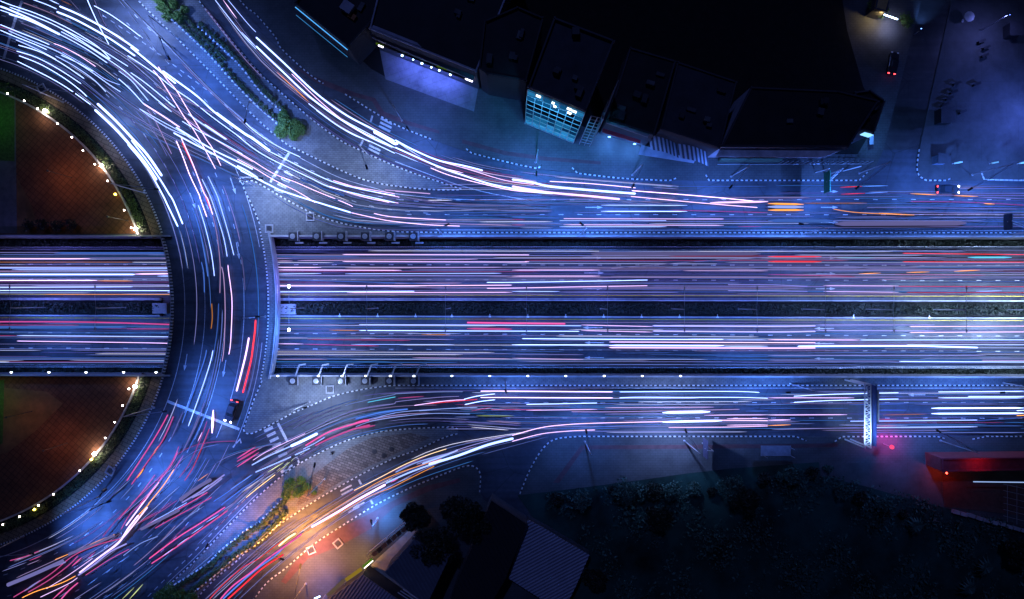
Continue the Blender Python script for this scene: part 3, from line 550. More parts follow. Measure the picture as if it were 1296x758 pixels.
TRAILS = '''
A W 9 a 0,10 90,45 270,105 450,182 620,270 800,385 905,487 / 80,62 260,130 440,205 600,295 760,400 900,490
A W 9 2 a 0,55 80,85 260,165 490,285 / 75,118 250,175 490,288
A W 8 a 0,85 100,120 300,200 500,290 700,400 880,520
A W 8 a 500,235 700,335 830,410 1050,548 / 500,262 690,365 900,500 1030,590
A W 8 a 270,0 380,40 465,78 / 400,0 485,38
A W 10 2 a 488,55 640,120 830,220 1000,325 1138,422 / 465,100 620,165 850,290 990,380 1108,463
A W 10 a 770,50 900,120 1030,210 1150,302
X W 9 a 715,0 800,190 893,368 / !V1.2 772,0 830,140 875,225
A O 1 a 500,5 590,48
A V 1 a 570,0 655,95
A W 9 a 0,205 150,265 300,325 405,370 / 0,250 140,310 280,365 385,412
A W 7 a 70,255 240,330 480,430 700,560 900,700 990,758 / 130,330 300,405 460,490
A W 9 a 150,373 330,430 500,520 690,648 / 135,422 300,475 480,570 665,690
K W 10 a 155,460 330,530 520,640 660,745 713,797 / 140,505 340,605 480,680 600,758 745,862
A P 6 a 440,360 520,390 650,460 785,550 / !W8 500,455 640,520 765,590
A W 6 a 455,462 600,540 760,650 870,758 / !W4 510,430 700,540 860,650 985,700
A V 1.2 1 a 170,190 330,255 510,338
A P 1 1 a 190,25 400,105 590,198
A W 2 1 a 970,0 1025,65
A W 2 1 a 1050,100 1120,190
A W 1.5 1 a 945,210 1015,298
A W 2 1 a 1145,225 1215,315
A W 2 1 a 1200,320 1296,440
A W 2.2 1 a 1000,0 1150,150 1296,290 @b 470,60 780,380 1030,600
A W 9 b 75,70 300,220 460,345 600,440 770,575 1010,750
A W 10 2 b 360,195 520,310 640,400 800,545 970,670 @d 120,230 270,340 / 100,0 330,190 470,300
A W 10 3 b 800,540 1040,715 @d 120,225 270,335
A G 2 1.2 b 640,405 770,515
A W 9 d 270,340 420,415 600,505 780,585 1000,645 1296,700 / 0,205 130,310 250,385 400,460 600,555 760,630 1000,690 1296,758
A W 8 d 60,95 130,160 240,240 380,320 520,385 / !W2 70,130 200,240 400,350
A P 5 d 785,575 950,625 1296,685 / 765,625 1000,700 1250,758
A P 7 d 0,340 120,410 300,520 480,590 640,660 880,758 @B2 490,288 / 0,400 150,480 300,570 500,670 640,758
A W 9 1.8 d 0,455 95,505 220,590 / 30,495 100,530 260,610 420,680 @B2 480,318
A B 1.2 2.5 d 515,565 700,640 880,700
A B 1 2 d 745,710 900,758
A P 5 B2 390,155 560,205 725,240 / 370,185 550,240 720,270
A P 3 B2 650,203 760,212 880,222
A V 1 B2 760,240 900,265 1293,283
A P 6 B2 480,318 600,345 680,360 850,378 1030,386 / 595,322 700,340 960,355
X P 7 b 325,160 400,270 470,350 560,500 720,758 @c 960,370 1035,522 / @b 283,190 340,260 540,575 @c 800,210 900,380 990,548
X W 8 b 100,210 240,310 465,497 / 0,160 90,230 250,375 435,533
X W 7 b 0,195 100,270 170,350 245,442 / !W8 0,260 100,350 210,472
X P 6 b 210,472 350,560 500,660 / !W6 170,505 300,600 440,680 640,758
X P 2 c 430,60 500,160 630,425 / !V1.3 410,90 480,220 592,440
X W 8 b 570,548 700,640 880,758 @c 900,180 1085,305 / @c 715,155 850,235 1000,310 1210,425
X W 7 c 370,55 520,140 700,240 830,330 960,430 / !P5 385,0 560,110 700,205
X W 8 1.8 c 645,250 800,335 1000,440 1296,610 / 665,205 850,320 1010,410 1200,500 1296,550
X W 7 c 520,0 630,80 / 600,0 660,45
X P 4 c 730,130 900,250 1100,375 1296,490
X P 1.5 b 310,325 480,400 640,480 780,545
X P 1.5 b 380,460 520,560 640,640
K W 11 2.6 c 0,60 150,200 280,340 400,480 507,638 / 20,10 170,150 320,310 430,430 550,605
K W 9 1.6 c 300,310 430,480 540,640 612,758 @e 190,160 268,352 / @c 270,345 430,540 555,758 @e 140,190 228,372
K P 8 c 668,315 720,440 780,600 855,758 @e 410,140 465,292 / !R8 @c 715,330 810,530 900,750 @e 460,140 505,250
K P 7 1 c 708,292 800,498 895,745 @e 470,140 514,275
K W 6 c 878,628 940,758 @e 520,200 600,450 632,618 / @c 928,605 1000,758 @e 570,180 640,420 687,607
K W 7 e 395,195 450,370 500,580 525,758 @f 525,60 / !B2.5 @e 345,215 400,380 450,620 470,758 @f 473,68
K P 1.3 1 e 515,285 550,450 572,650 575,758 @f 572,205
K P 6 e 638,685 645,758 @f 660,150 672,300 660,600 645,700 / !P2 @e 585,700 600,758 @f 612,200 615,400 605,650 590,758
K V 0.8 1 e 750,620 768,758 @f 778,180
K B 2 1 e 420,660 440,758 @f 445,200
L R 8 1.8 f 865,415 860,500 845,620 825,758 @g 760,303 / !P7 @f 810,560 780,720 @g 708,290
L O 1.5 1 f 505,280 510,400 500,490
L B 1.2 1 f 562,280 550,500 510,758
L W 7 f 515,665 495,758 @g 440,220 370,420 313,575 / !B2.5 @f 462,660 440,758 @g 330,360 262,550
L V 1.2 1 g 445,380 380,560 280,758
L P 9 2.4 g 518,442 508,632
L M 4 1.3 h 600,25 520,170 400,360 262,570 / !M3 645,40 560,230 470,360 300,600
L O 7 1.6 h 520,285 470,365 / 400,470 345,545
L V 1.2 1 h 725,0 618,240
L M 3 h 690,285 640,400 560,510 300,755 / !M5 680,330 600,480 370,758
L M 4 h 725,360 650,480
L O 8 h 650,475 560,610 440,758 @j 250,240 165,330
L M 2 h 920,80 870,220 780,420 690,545 / !R3 940,140 860,340 800,470 735,570
L P 4 1 h 880,170 845,245
L V 1.2 1 h 855,20 800,160 720,330 / !B1.5 900,20 830,190 765,320
L O 4 h 930,510 845,570
L W 1.5 1 h 290,560 160,680 / 320,600 210,720
J P 6 2 j 165,330 80,440 0,560 @i 830,400 650,540
J M 4 j 300,0 180,160 60,300 0,370 / 365,0 240,180 100,320 20,450
J P 5 1.6 j 330,60 180,260 60,420
J W 6 h 935,600 800,705
J V 2.5 2 j 870,0 700,120 520,230 / 850,30 720,130 600,190
J M 4 1.3 j 730,145 560,245 310,385 / !M3 765,185 600,275 440,360 300,440
J M 2 j 480,210 350,300 160,400 / 440,215 330,300
J M 5 1.6 j 875,265 700,380 480,520 250,690 / !M4 895,295 720,420 480,590 270,730
J W 5 j 820,330 720,390
J W 5 j 695,420 600,485
J W 5 j 575,515 480,580
J W 5 j 450,605 360,670
J B 3 j 1190,0 1000,130 840,250 / 1090,0 900,140 780,220
J W 3 1 j 1190,20 1010,140 / 1100,0 920,120
J Y 5 j 1285,0 1130,120 1045,190 / !Y3 1150,50 1015,145
J W 3 j 940,235 850,300
J W 2 1 j 700,260 530,370
J O 5 i 940,225 800,280 650,350 450,432
J M 3 1.2 i 990,260 800,310 600,400 400,560 110,740 / 640,400 560,480 400,600 230,700
J P 5 1.8 i 1210,0 1000,260 830,400 650,540
J V 3 2 i 1040,300 900,370 760,480 640,560
J M 4 i 1060,345 900,430 700,560
J O 7 i 620,565 500,625 300,690 180,745 / !P4 635,580 560,630 330,740
J M 5 1.4 i 640,620 560,690 500,758 / 560,640 430,758
J M 3 1 i 320,360 210,405 80,440 / 340,400 240,440
J M 4 i 780,370 715,425
J M 5 1.4 i 670,415 590,485
J V 2.2 2 i 540,450 300,540 60,640 / 330,600 200,690
J B 2.5 i 1060,400 965,462
J B 2.5 i 930,490 840,555
J B 2.5 i 800,580 720,640
J B 2 i 925,705 840,758
J B 1.5 i 1040,620 960,680
J G 2.5 1 i 1100,660 1000,758 / !G3.5 1170,635 1060,758
J M 1.8 1 i 1060,0 960,100 840,245
J M 3 i 1296,35 1130,130 / 1296,90 1130,190
S V 2 k 420,490 600,410 800,310 1000,245 1296,195 @l 330,245 660,210 850,200
S W 9 3.5 k 660,440 560,490 440,545
S W 4 1.5 k 440,545 270,620 120,700 / 600,560 400,650 150,758
S M 5 2 k 1085,330 950,365 750,430 560,540 / !M3 1090,370 940,410 740,490 640,540
S P 4 k 560,440 270,575 130,660
S M 4 1.8 k 150,550 0,645 / 180,595 0,715
S M 3 2.5 k 175,565 0,670
S V 1.2 k 850,220 600,320 460,400 / 650,260 480,330
S W 2 k 885,210 1070,165 1296,120 @l 330,180 640,165 880,162
S C 3 k 1075,183 1296,140 @l 100,250 330,205
S B 2.5 2 l 0,385 200,335 430,305
S W 3 l 0,450 150,400 430,358 660,340 940,345 / 150,385 330,335 600,310 940,293
S M 3 l 350,215 560,200
S R 5 l 580,262 880,235 1000,225 / !P5 480,275 740,238 900,228
S M 5 2.5 l 0,415 115,390 / !M2.5 0,465 160,440
S M 3 l 950,320 1115,290
S G 4 k 380,680 250,758 / !G3 470,645 330,758
S W 5 k 720,470 640,520 540,570
S B 2 k 1296,275 1120,310 900,380 / 1296,258 955,330
S W 3 l 520,320 760,300 1000,290
F W 9 l 888,225 1000,198 1145,180 / 895,268 1020,243 1145,228
F P 8 l 1025,158 1296,158 @C3 510,460 / @l 1025,210 1296,210 @C3 510,490
F M 3 l 1110,310 1296,310 @C3 150,550
F G 1.2 1 l 990,360 1296,360
F W 8 C3 72,523 250,520 430,516 / !P4 72,553 430,548
F W 8 C3 543,460 850,458 1140,458 1250,463 / 543,490 640,487 850,488 1140,488 1293,492
F P 3.5 C3 470,540 1020,537 / !V2 470,572 1020,568
F P 2.2 C3 300,560 560,560 1150,548
F P 6 C3 0,680 150,640 280,625 420,618 750,610 1000,603 1293,605 / !P5 0,710 150,672 300,657 420,652
F W 11 3 C3 760,565 1000,560
F W 11 2.4 C3 760,612 1060,605
F P 5 C3 790,640 1060,638 1293,632
F P 4 C3 970,578 1293,576
F P 5 C3 1085,595 1293,594 / 1085,628 1293,626
F B 2.2 C3 335,643 555,630 750,625
F V 1.6 C3 560,605 900,590
F B 2 C3 1180,527 1293,525 / 1180,557 1293,556
F W 8 C4 130,482 330,472 660,464 / 130,513 330,503 660,496
F P 5 C4 0,490 435,490
F W 9 C4 860,460 1010,459 1293,457 / 860,490 1293,490
F W 10 1.9 C4 825,543 1293,541 / 825,570 1293,568
F W 6 C4 415,608 700,606 1058,602 / 480,640 1058,636
F P 5 C4 0,577 400,575
F P 7 C4 0,603 115,601 / !O6 0,630 115,626
F V 2 C4 20,650 480,640
F O 1.6 C4 580,577 800,572
F M 3 C4 550,598 648,598 / 550,632 648,632
F B 1.6 C4 410,525 700,520 / 550,552 700,552
F B 1.6 C4 1060,605 1293,590
F W 9 C4 1255,555 1293,553 1400,550 / !O7 1255,580 1293,578 1400,575
F W 8 C4 1010,483 1293,483 1500,480
T W 9 1.9 A2 0,190 130,310 300,470 450,580 600,660 700,715 / 0,235 120,350 270,490 420,600 570,690 690,745
T P 6 A2 180,375 330,520 480,640 600,700 / !W8 265,525 420,640 575,718
T O 5 A2 105,365 265,515
T W 6 A1 1085,0 1170,110 1240,195 1293,250 / !P5 1125,0 1195,95
T W 5 A1 1150,0 1250,120 1293,165 / !W9 1220,165 1293,240
T W 8 d 650,0 800,110 950,200 1100,260 1296,355 / 740,0 850,70 960,130 1110,210 1296,310
T W 12 3.5 d 1120,175 1220,230 1296,275 @o 20,200
T W 9 1.8 o 0,180 150,260 350,345 560,390 720,430 / 0,240 200,330 350,395 560,470 800,545 1100,600 1296,618
T W 7 o 0,280 185,358 / 20,200 205,315
T P 7 o 290,408 450,470 700,535 950,590 1160,610 / 330,398 560,450
T P 5 o 350,350 600,420 900,510 1140,545 / !P3 550,400 800,460 1160,520
A V 1.2 1 o 90,650 300,680 560,710 1110,720
A P 3 o 0,600 150,610 290,622
N W 8 2.6 B3 0,150 100,165 190,185 400,205 625,222 / !P5 0,185 180,215 400,235 545,250
N P 7 B3 190,160 400,172 625,193
N P 8 B3 605,207 800,222 1050,243 1240,262 / !P6 600,236 800,255 1060,278 1240,292
N W 6 B3 450,280 885,281 / !W8 450,311 885,312
N W 4 B3 240,358 500,358 780,358 / !W6 240,389 780,389
N P 4 B3 260,348 500,349 1070,350 / 260,379 1070,382
N V 1.5 B3 0,250 60,250 545,252
N P 2 B3 0,284 95,284
N M 2.5 B3 0,352 65,354 / 0,380 65,380
N B 2 1.2 B3 0,340 235,345 / 0,370 235,370
N M 2.2 B3 800,305 1293,318
N P 4 2.5 B3 1000,268 1293,262 @C4 0,-700
N V 2 B3 1140,362 1293,362
N M 2 B3 1140,388 1260,388
N P 2 B2 850,370 1293,382
N B 1.6 B2 960,330 1293,330 / 960,350 1293,348
N R 5 B4 365,190 475,185 / 370,225 490,220
N B 4 B4 475,185 605,182 / 490,220 605,214
N O 6 B4 720,222 850,228
N O 6 B4 940,232 1060,236
N V 2 B4 1060,240 1293,247 / !V1.5 960,190 1160,197
N M 2 B4 720,262 1000,265 1293,280
N O 7 B4 1090,272 1145,275
N O 5 2.2 B4 0,272 180,276 / 0,305 180,305
N W 3 4 B4 0,288 180,290
N O 1.5 B4 180,270 500,270
N O 4 B4 330,300 460,318 740,330
N O 5 B4 560,320 740,330
N V 1.5 B4 500,292 700,292 1260,300
N V 1.3 B4 660,310 1293,330
N B 1.5 B4 0,370 450,370
N V 1 B4 0,395 1290,388
U B 1.6 2.4 B1 275,522 845,522
U P 7 B1 -300,551 455,551
U B 1.3 B1 455,551 845,551
U O 1.2 1 B1 -300,568 670,568
U W 7 B1 -300,596 400,598 870,598 / !W5 60,606 870,609
U W 9 1.8 B1 -300,629 140,630 680,630 / !P5 680,628 870,626
U W 7 B1 795,638 870,638
U P 8 B1 -300,660 490,660 / !O4 490,662 670,663
U V 3 B1 -300,683 870,683
U W 7 B1 -300,697 90,696 670,692 / 845,688 880,686
U W 8 B1 -300,711 320,711 880,712
U W 7 B1 845,719 885,719
U O 3.5 B1 220,731 885,731
U P 5 B2 437,529 1293,531 @B3 65,531
U P 5 B2 437,565 1293,567 @B3 65,565
U B 1.6 B2 100,540 520,541
U P 3 B2 105,562 185,562 / 210,560 1120,553
U P 5 B2 105,595 330,595 / !P6 105,607 735,609
U P 3 B2 450,597 1240,594
U V 2 B2 780,607 1293,606
U W 6 B2 105,628 330,625 / !W5 450,627 1240,624
U V 3.5 B2 110,637 1293,637
U B 2.2 B2 110,655 700,672 980,680
U P 6 B2 115,687 700,687 1293,684
U W 8 B2 120,718 460,717 800,715 / !P5 460,722 1293,720
U W 8 B2 1165,670 1293,670 @B3 400,664 685,658 / !P5 @B2 1165,700 1293,699 @B3 350,692 685,687
U P 2 B2 700,675 1040,673
U V 0.8 5 B3 400,525 1255,525
U V 1.5 B3 65,565 795,566 / 400,532 795,534
U P 5 B3 0,608 445,608 / 0,638 445,638
U V 1.6 B3 445,610 865,610
U P 3 B3 865,611 1293,612
U V 1.6 B3 500,639 1293,640
U V 2.2 B3 685,688 1293,690
U W 6 B3 0,716 240,716
U V 2.2 B3 240,719 840,720
U V 3 B3 1090,682 1293,682 @B4 200,690 / 1090,712 1293,712 @B4 200,716
U R 1.5 B3 795,538 1293,537
U V 1.2 B3 500,600 1000,560 1290,545
U R 4 2 B4 0,540 270,540 / 0,565 270,566
U R 6 B4 680,523 1293,530 1500,530 / 680,566 1293,568 1500,568
U C 2.5 B4 350,546 540,546
U C 3.5 2.2 B4 1010,544 1230,544
U V 2.2 B4 0,598 480,598
U V 1.8 B4 480,600 1100,605
U M 2.5 B4 0,630 440,640
U O 6 B4 460,627 570,623
U O 6 B4 700,620 815,617
U O 7 B4 940,614 1070,608
U P 1.5 1 B4 560,657 930,645
U M 2.2 B4 640,630 1100,634
U P 4 B4 280,686 660,688 / 280,716 660,720
U R 3.5 B4 660,690 1293,692 1500,692 / !R3 700,720 1293,722 1500,722
U W 5 B4 1050,716 1180,712
V M 3.5 1.8 C1 -300,106 400,107 870,120
V M 2.2 C1 -300,121 400,123
V M 3 C1 640,142 870,142
V W 6 C1 85,175 870,182 / !P5 85,203 670,211 865,215
V M 2 C1 -300,178 85,176
V B 1.2 C1 -300,150 870,165
V B 1.2 C1 -300,285 860,290
V V 1.1 1 C1 500,262 850,260
V B 1.4 3 C1 -300,132 640,133
V W 6 C2 520,120 1070,123 1293,124 @C3 350,126 / !W8 520,150 1293,153 @C3 340,154
V O 3 C2 370,148 520,150
V M 5 2.4 C2 1065,110 1293,113 @C3 270,116 / !M3 @C2 1065,140 1293,143
V V 2.2 C2 110,120 420,120
V V 2.6 C2 110,185 260,186 / !M2.5 260,195 780,200
V V 2.6 C2 530,190 1000,196
V P 5 C2 110,217 240,218 / !M3.5 240,219 620,228
V W 4 C2 480,220 1000,221
V V 1.6 C2 110,265 360,265 / !P2 110,295 360,295
V V 1.6 C2 790,266 1293,268 / !P2.6 790,288 1293,293
V B 1.2 C2 110,318 540,318
V O 2 1 C2 835,170 980,172
V P 5 C3 350,122 710,130 / 350,150 710,158
V V 4.5 1.8 C3 710,126 1293,129 @C4 240,126 / 710,153 1293,157 @C4 240,154
V W 9 C3 50,191 500,194 1070,195 / !W10 0,222 490,223
V P 7 C3 490,208 1293,211 @C4 240,212
V W 9 1.9 C3 490,225 1070,227 / !P4 490,236 1293,239 @C4 240,238
V W 6 C3 1070,231 1293,232
V V 1.6 C3 0,270 360,272 / !P3.5 0,290 360,297
V W 5 C3 1070,196 1293,197
V B 1.1 C3 460,290 900,290
V V 4.5 C4 240,122 840,122 / 240,150 840,152
V P 6 C4 715,130 1293,128 1500,128 / 715,160 1293,157 1500,157
V P 6 C4 0,196 465,198 / !W8 465,198 1293,197 1500,197
V W 10 1.9 C4 150,230 700,228 1060,236
V W 6 C4 700,222 1293,222 1500,222
V V 3 C4 0,276 1100,276
V V 2 C4 0,303 660,305
V W 8 C4 662,306 1293,309 1500,310
V P 3 C4 1080,300 1293,301 1500,301
J V 1.3 5 i 520,440 300,540 60,640
J V 1.1 4 i 940,230 760,310 560,390
J V 1.2 5 j 760,40 640,110 500,210
J V 1.1 4 j 500,290 340,370 180,450
J W 4 j 560,230 400,320 250,400
J W 3 i 1296,240 1150,300 1010,400
J P 4 i 760,420 560,560 380,670
N V 1 6 B4 340,374 1000,371
N B 1.4 4 B4 0,357 330,360
Z R 5 m 290,758 400,640 560,500 700,420 860,300 1000,220
Z M 5 1.9 m 380,758 480,650 640,530 760,430 900,330 1050,220
Z B 3 1.9 m 400,758 560,610 690,500 830,400 900,330 / !R5 440,758 560,650 730,500 900,390
Z P 7 2.6 n 90,690 300,570 480,460 700,340
Z O 4 n 0,720 200,590 460,430 640,320 850,230 1160,130
Z Y 4 n 440,390 640,290 850,180 1040,100 1200,48
Z O 3.5 n 0,755 130,680 350,560 560,440 740,370 900,290 1100,190
Z W 2.5 1.8 n 780,240 950,160 1220,85 / !W4 1296,55 1180,105 1000,170
Z W 4 2 n 1296,100 1150,150 900,240 700,330
Z M 6 n 740,325 800,295
Z V 2.2 n 600,430 900,270 1140,160
Z V 3 l 500,758 750,670 960,600 1296,510
Z W 7 3 l 600,758 830,690 1080,600 1296,545
Z Y 6 2.4 m 860,320 930,260 1000,215
'''
def tmat(c, L):
    L = L * {'M': 0.21, 'R': 0.24, 'O': 0.3}.get(c, 0.52 if L >= 8 else 0.44 if L >= 4 else 0.34)
    k = '%s%.2f' % (c, L)
    return glow('trail_' + k, TC[c], L)
def soft_ends(q):
    out = list(q)
    a, b = q[0], q[1]; L = (b - a).length; out[1:1] = [a + (b - a) * min(0.4, 1.6 / L)] if L > 0.1 else []
    a, b = q[-2], q[-1]; L = (b - a).length; out[-1:-1] = [b - (b - a) * min(0.4, 1.6 / L)] if L > 0.1 else []
    return out
recs = []
for line in TRAILS.strip().split('\n'):
    tk = line.split(); rd, c, L = tk[0], tk[1], float(tk[2]); i = 3
    w = 0.86 if L >= 6 else 0.78
    if re.match(r'^[\d.]+$', tk[3]): w = float(tk[3]); i = 4
    key = None; streaks = []; cur = []; cc, LL = c, L
    for t in tk[i:]:
        if t == '/': streaks.append((cc, LL, cur)); cur = []; cc, LL = c, L; key = key0
        elif t[0] == '!': cc, LL = t[1], float(t[2:])
        elif t[0] == '@': key = t[1:]
        elif ',' in t:
            a, b = t.split(',')
            if float(b) > -500: cur.append(cr(key, float(a), float(b)))
        else: key = key0 = t
    streaks.append((cc, LL, cur))
    recs.append(dict(road=rd, c=c, L=L, w=w, st=streaks))
buckets = {}
for r_ in recs:
    pts = [p for s_ in r_['st'] for p in s_[2]]
    xs = [p[0] for p in pts]; ys = [p[1] for p in pts]
    ln = max(math.hypot(s_[2][0][0] - s_[2][-1][0], s_[2][0][1] - s_[2][-1][1]) for s_ in r_['st'])
    r_['len'] = 'long' if ln > 110 else ('short' if ln < 32 else 'medium-length')
    r_['br'] = 'bright' if r_['L'] >= 6 else ('faint' if r_['L'] < 2.3 else 'soft')
    r_['tw'] = 'twin ' if len(r_['st']) > 1 else ''
    r_['pos'] = (sum(ys) / len(ys), sum(xs) / len(xs))
    r_['key'] = (r_['road'], r_['c'], r_['len'], r_['br'], r_['tw']); buckets.setdefault(r_['key'], []).append(r_)
for k_, b in buckets.items():
    b.sort(key=lambda r_: r_['pos'])
    for i, r_ in enumerate(b):
        n = '' if len(b) == 1 else (', upper one' if i == 0 else ', lower one') if len(b) == 2 else ', %s from the top' % ORD(i)
        r_['label'] = '%s %s %s%s trail on %s%s' % (r_['len'], r_['br'], r_['tw'], TN[r_['c']], ROADN[r_['road']], n)
for idx, r_ in enumerate(recs):
    zb = ZT if r_['road'] in 'UV' else 0.0
    meshes = []
    for si, (cc, LL, pts) in enumerate(r_['st']):
        z = zb + 0.55 + 0.007 * ((idx * 37) % 61) + 0.02 * si
        rad = r_['w'] * S * 0.5
        mb = MB(); q = [P(x, y, z) for x, y in spline(pts, 4.0)]
        mb.tube(soft_ends(q), rad, 6, taper=0.3); meshes.append((mb, tmat(cc, LL)))
    grp = 'light trails on ' + ROADN[r_['road']]
    if len(meshes) == 1:
        meshes[0][0].build('light_trail', meshes[0][1], label=r_['label'], cat='light trail', group=grp)
    else:
        allv = [v for mb, _ in meshes for v in mb.v]; n = len(allv)
        t = thing('light_trail', (sum(v[0] for v in allv) / n, sum(v[1] for v in allv) / n, zb), r_['label'], 'light trail', grp)
        for mb, m in meshes: mb.build('light_streak', m, parent=t)

FINE = [glow('fine_%d' % i, c, 1.0) for i, c in enumerate(((0.06, 0.15, 0.52), (0.14, 0.20, 0.60), (0.25, 0.26, 0.66), (0.34, 0.25, 0.52), (0.04, 0.18, 0.55), (0.10, 0.09, 0.34), (0.36, 0.05, 0.18), (0.5, 0.56, 1.0), (1.1, 1.1, 1.5)))]
def lane_field(A, B, n, w, zb, tmin, tmax, lmin, lmax):
    A = resample(spline(A, 3.0), 2.0); B = resample(spline(B, 3.0), 2.0)
    for _ in range(n):
        t = random.uniform(0.03, 0.97); l = random.uniform(lmin, lmax); c = random.random(); f0 = max(0.0, c * (1 + l) - l); f1 = min(1.0, c * (1 + l))
        if f1 - f0 < 0.03: continue
        m = max(2, int((f1 - f0) * 26)); q = []; dr = random.uniform(-0.012, 0.012)
        z = zb + random.uniform(0.45, 0.54)
        for k in range(m + 1):
            f = f0 + (f1 - f0) * k / m; a = A[min(len(A) - 1, int(f * (len(A) - 1)))]; b = B[min(len(B) - 1, int(f * (len(B) - 1)))]
            tt = min(0.98, max(0.02, t + dr * k / m)); q.append(P(a[0] + (b[0] - a[0]) * tt, a[1] + (b[1] - a[1]) * tt, z))
        mi = random.choices(range(9), w)[0]
        fine.tube(soft_ends(q), random.uniform(0.03, 0.065), 4, mi, taper=0.2)
fine = MB()
blue_w = (8, 8, 6, 2, 8, 6, 0.4, 4, 1.5); purp_w = (3, 6, 8, 7, 2, 8, 1.2, 4, 1.2); red_w = (3, 6, 10, 9, 3, 5, 2.5, 5, 1.0)
lane_field([(130, 2), (222, 64), (270, 112), (322, 162), (381, 204), (464, 240), (560, 252), (700, 256)], [(-40, 60), (60, 95), (120, 138), (180, 172), (260, 208), (324, 238), (399, 280), (474, 292), (700, 292)], 120, blue_w, 0, 0, 1, .08, .3)
lane_field(ring(323, -85, -8, 60), ring(400, -75, -8, 60), 18, blue_w, 0, 0, 1, .15, .5)
lane_field(ring(326, -22, 30, 60), ring(430, -22, 30, 60), 12, blue_w, 0, 0, 1, .15, .5)
lane_field(ring(326, 28, 72, 60), ring(432, 28, 60, 60), 16, red_w, 0, 0, 1, .1, .4)
lane_field([(-20, 712), (90, 668), (170, 606), (230, 560), (306, 556)], [(150, 790), (213, 734), (290, 658), (349, 604), (411, 564)], 40, red_w, 0, 0, 1, .1, .4)
lane_field([(303, 6), (356, 74), (437, 128), (504, 168), (596, 204), (700, 221), (860, 234)], [(256, 10), (323, 92), (399, 158), (454, 192), (524, 221), (600, 243), (700, 252), (860, 264)], 45, purp_w, 0, 0, 1, .1, .4)
lane_field([(560, 232), (1500, 232)], [(500, 291), (1500, 291)], 100, blue_w, 0, 0, 1, .05, .25)
lane_field([(600, 492), (1500, 492)], [(560, 549), (1500, 549)], 105, blue_w, 0, 0, 1, .05, .25)
lane_field([(322, 551), (390, 519), (462, 497), (560, 491), (660, 491)], [(330, 622), (411, 570), (474, 548), (545, 540), (660, 548)], 55, purp_w, 0, 0, 1, .12, .45)
lane_field([(250, 760), (301, 714), (352, 671), (424, 625), (499, 586), (562, 560), (660, 545)], [(310, 760), (362, 712), (437, 656), (514, 613), (600, 583), (700, 553)], 34, red_w, 0, 0, 1, .12, .4)
lane_field([(-120, 315), (1500, 316)], [(-120, 375), (1500, 376)], 185, purp_w, ZT, 0, 1, .06, .45)
lane_field([(-120, 404), (1500, 407)], [(-120, 462), (1500, 464)], 180, blue_w, ZT, 0, 1, .04, .3)
fine.build('faint_light_trails', FINE, label='countless fine faint light streaks between the bright trails on every road', cat='light trails', kind='stuff')

# ------------------------------------------------------------ street lamps
BLUE = (0.075, 0.225, 1.0); COOL = (0.24, 0.38, 1.0); NEUT = (0.42, 0.56, 1.0)
def lamp_geo(t, b, h, head_lit):
    MB().lathe((b.x, b.y, b.z), [(0.22, 0), (0.22, 0.25), (0.11, 0.3), (0.07, h.z - b.z)], 10).build('pole', M_STEEL, parent=t)
    top = Vector((b.x, b.y, h.z)); d = (h - top); d.z = 0
    if d.length > 0.3:
        MB().tube([top - Vector((0, 0, 0.3)), top + d * 0.3 + Vector((0, 0, 0.12)), h], 0.05).build('arm', M_STEEL, parent=t)
    rz = math.atan2(d.y, d.x) if d.length > 0.05 else 0
    hd = MB().box((h.x, h.y, h.z), (0.9, 0.34, 0.14), rz).build('lamp_head', M_DARK, parent=t)
    MB().box((h.x, h.y, h.z - 0.09), (0.6, 0.24, 0.04), rz).build('lens', head_lit, parent=hd)
LENS = {}
def street_lamp(bx, by, hx, hy, label, power=5000, color=BLUE, z=11.0, base_z=0.12, size=160, cat='street lamp', group='street lamps'):
    b = P(bx, by, base_z); h = P(hx, hy, z)
    t = thing('street_lamp', b, label, cat, group)
    lamp_geo(t, b, h, glow('lens_%.2f_%.2f_%.2f' % color, color, 12))
    tg = None
    if 'garden footway' in label: tg = h + (h - b) * 0.9; tg.z = 0; size = 128
    spot(t, h - Vector((0, 0, 0.25)), power, color, size, target=tg)
    return t
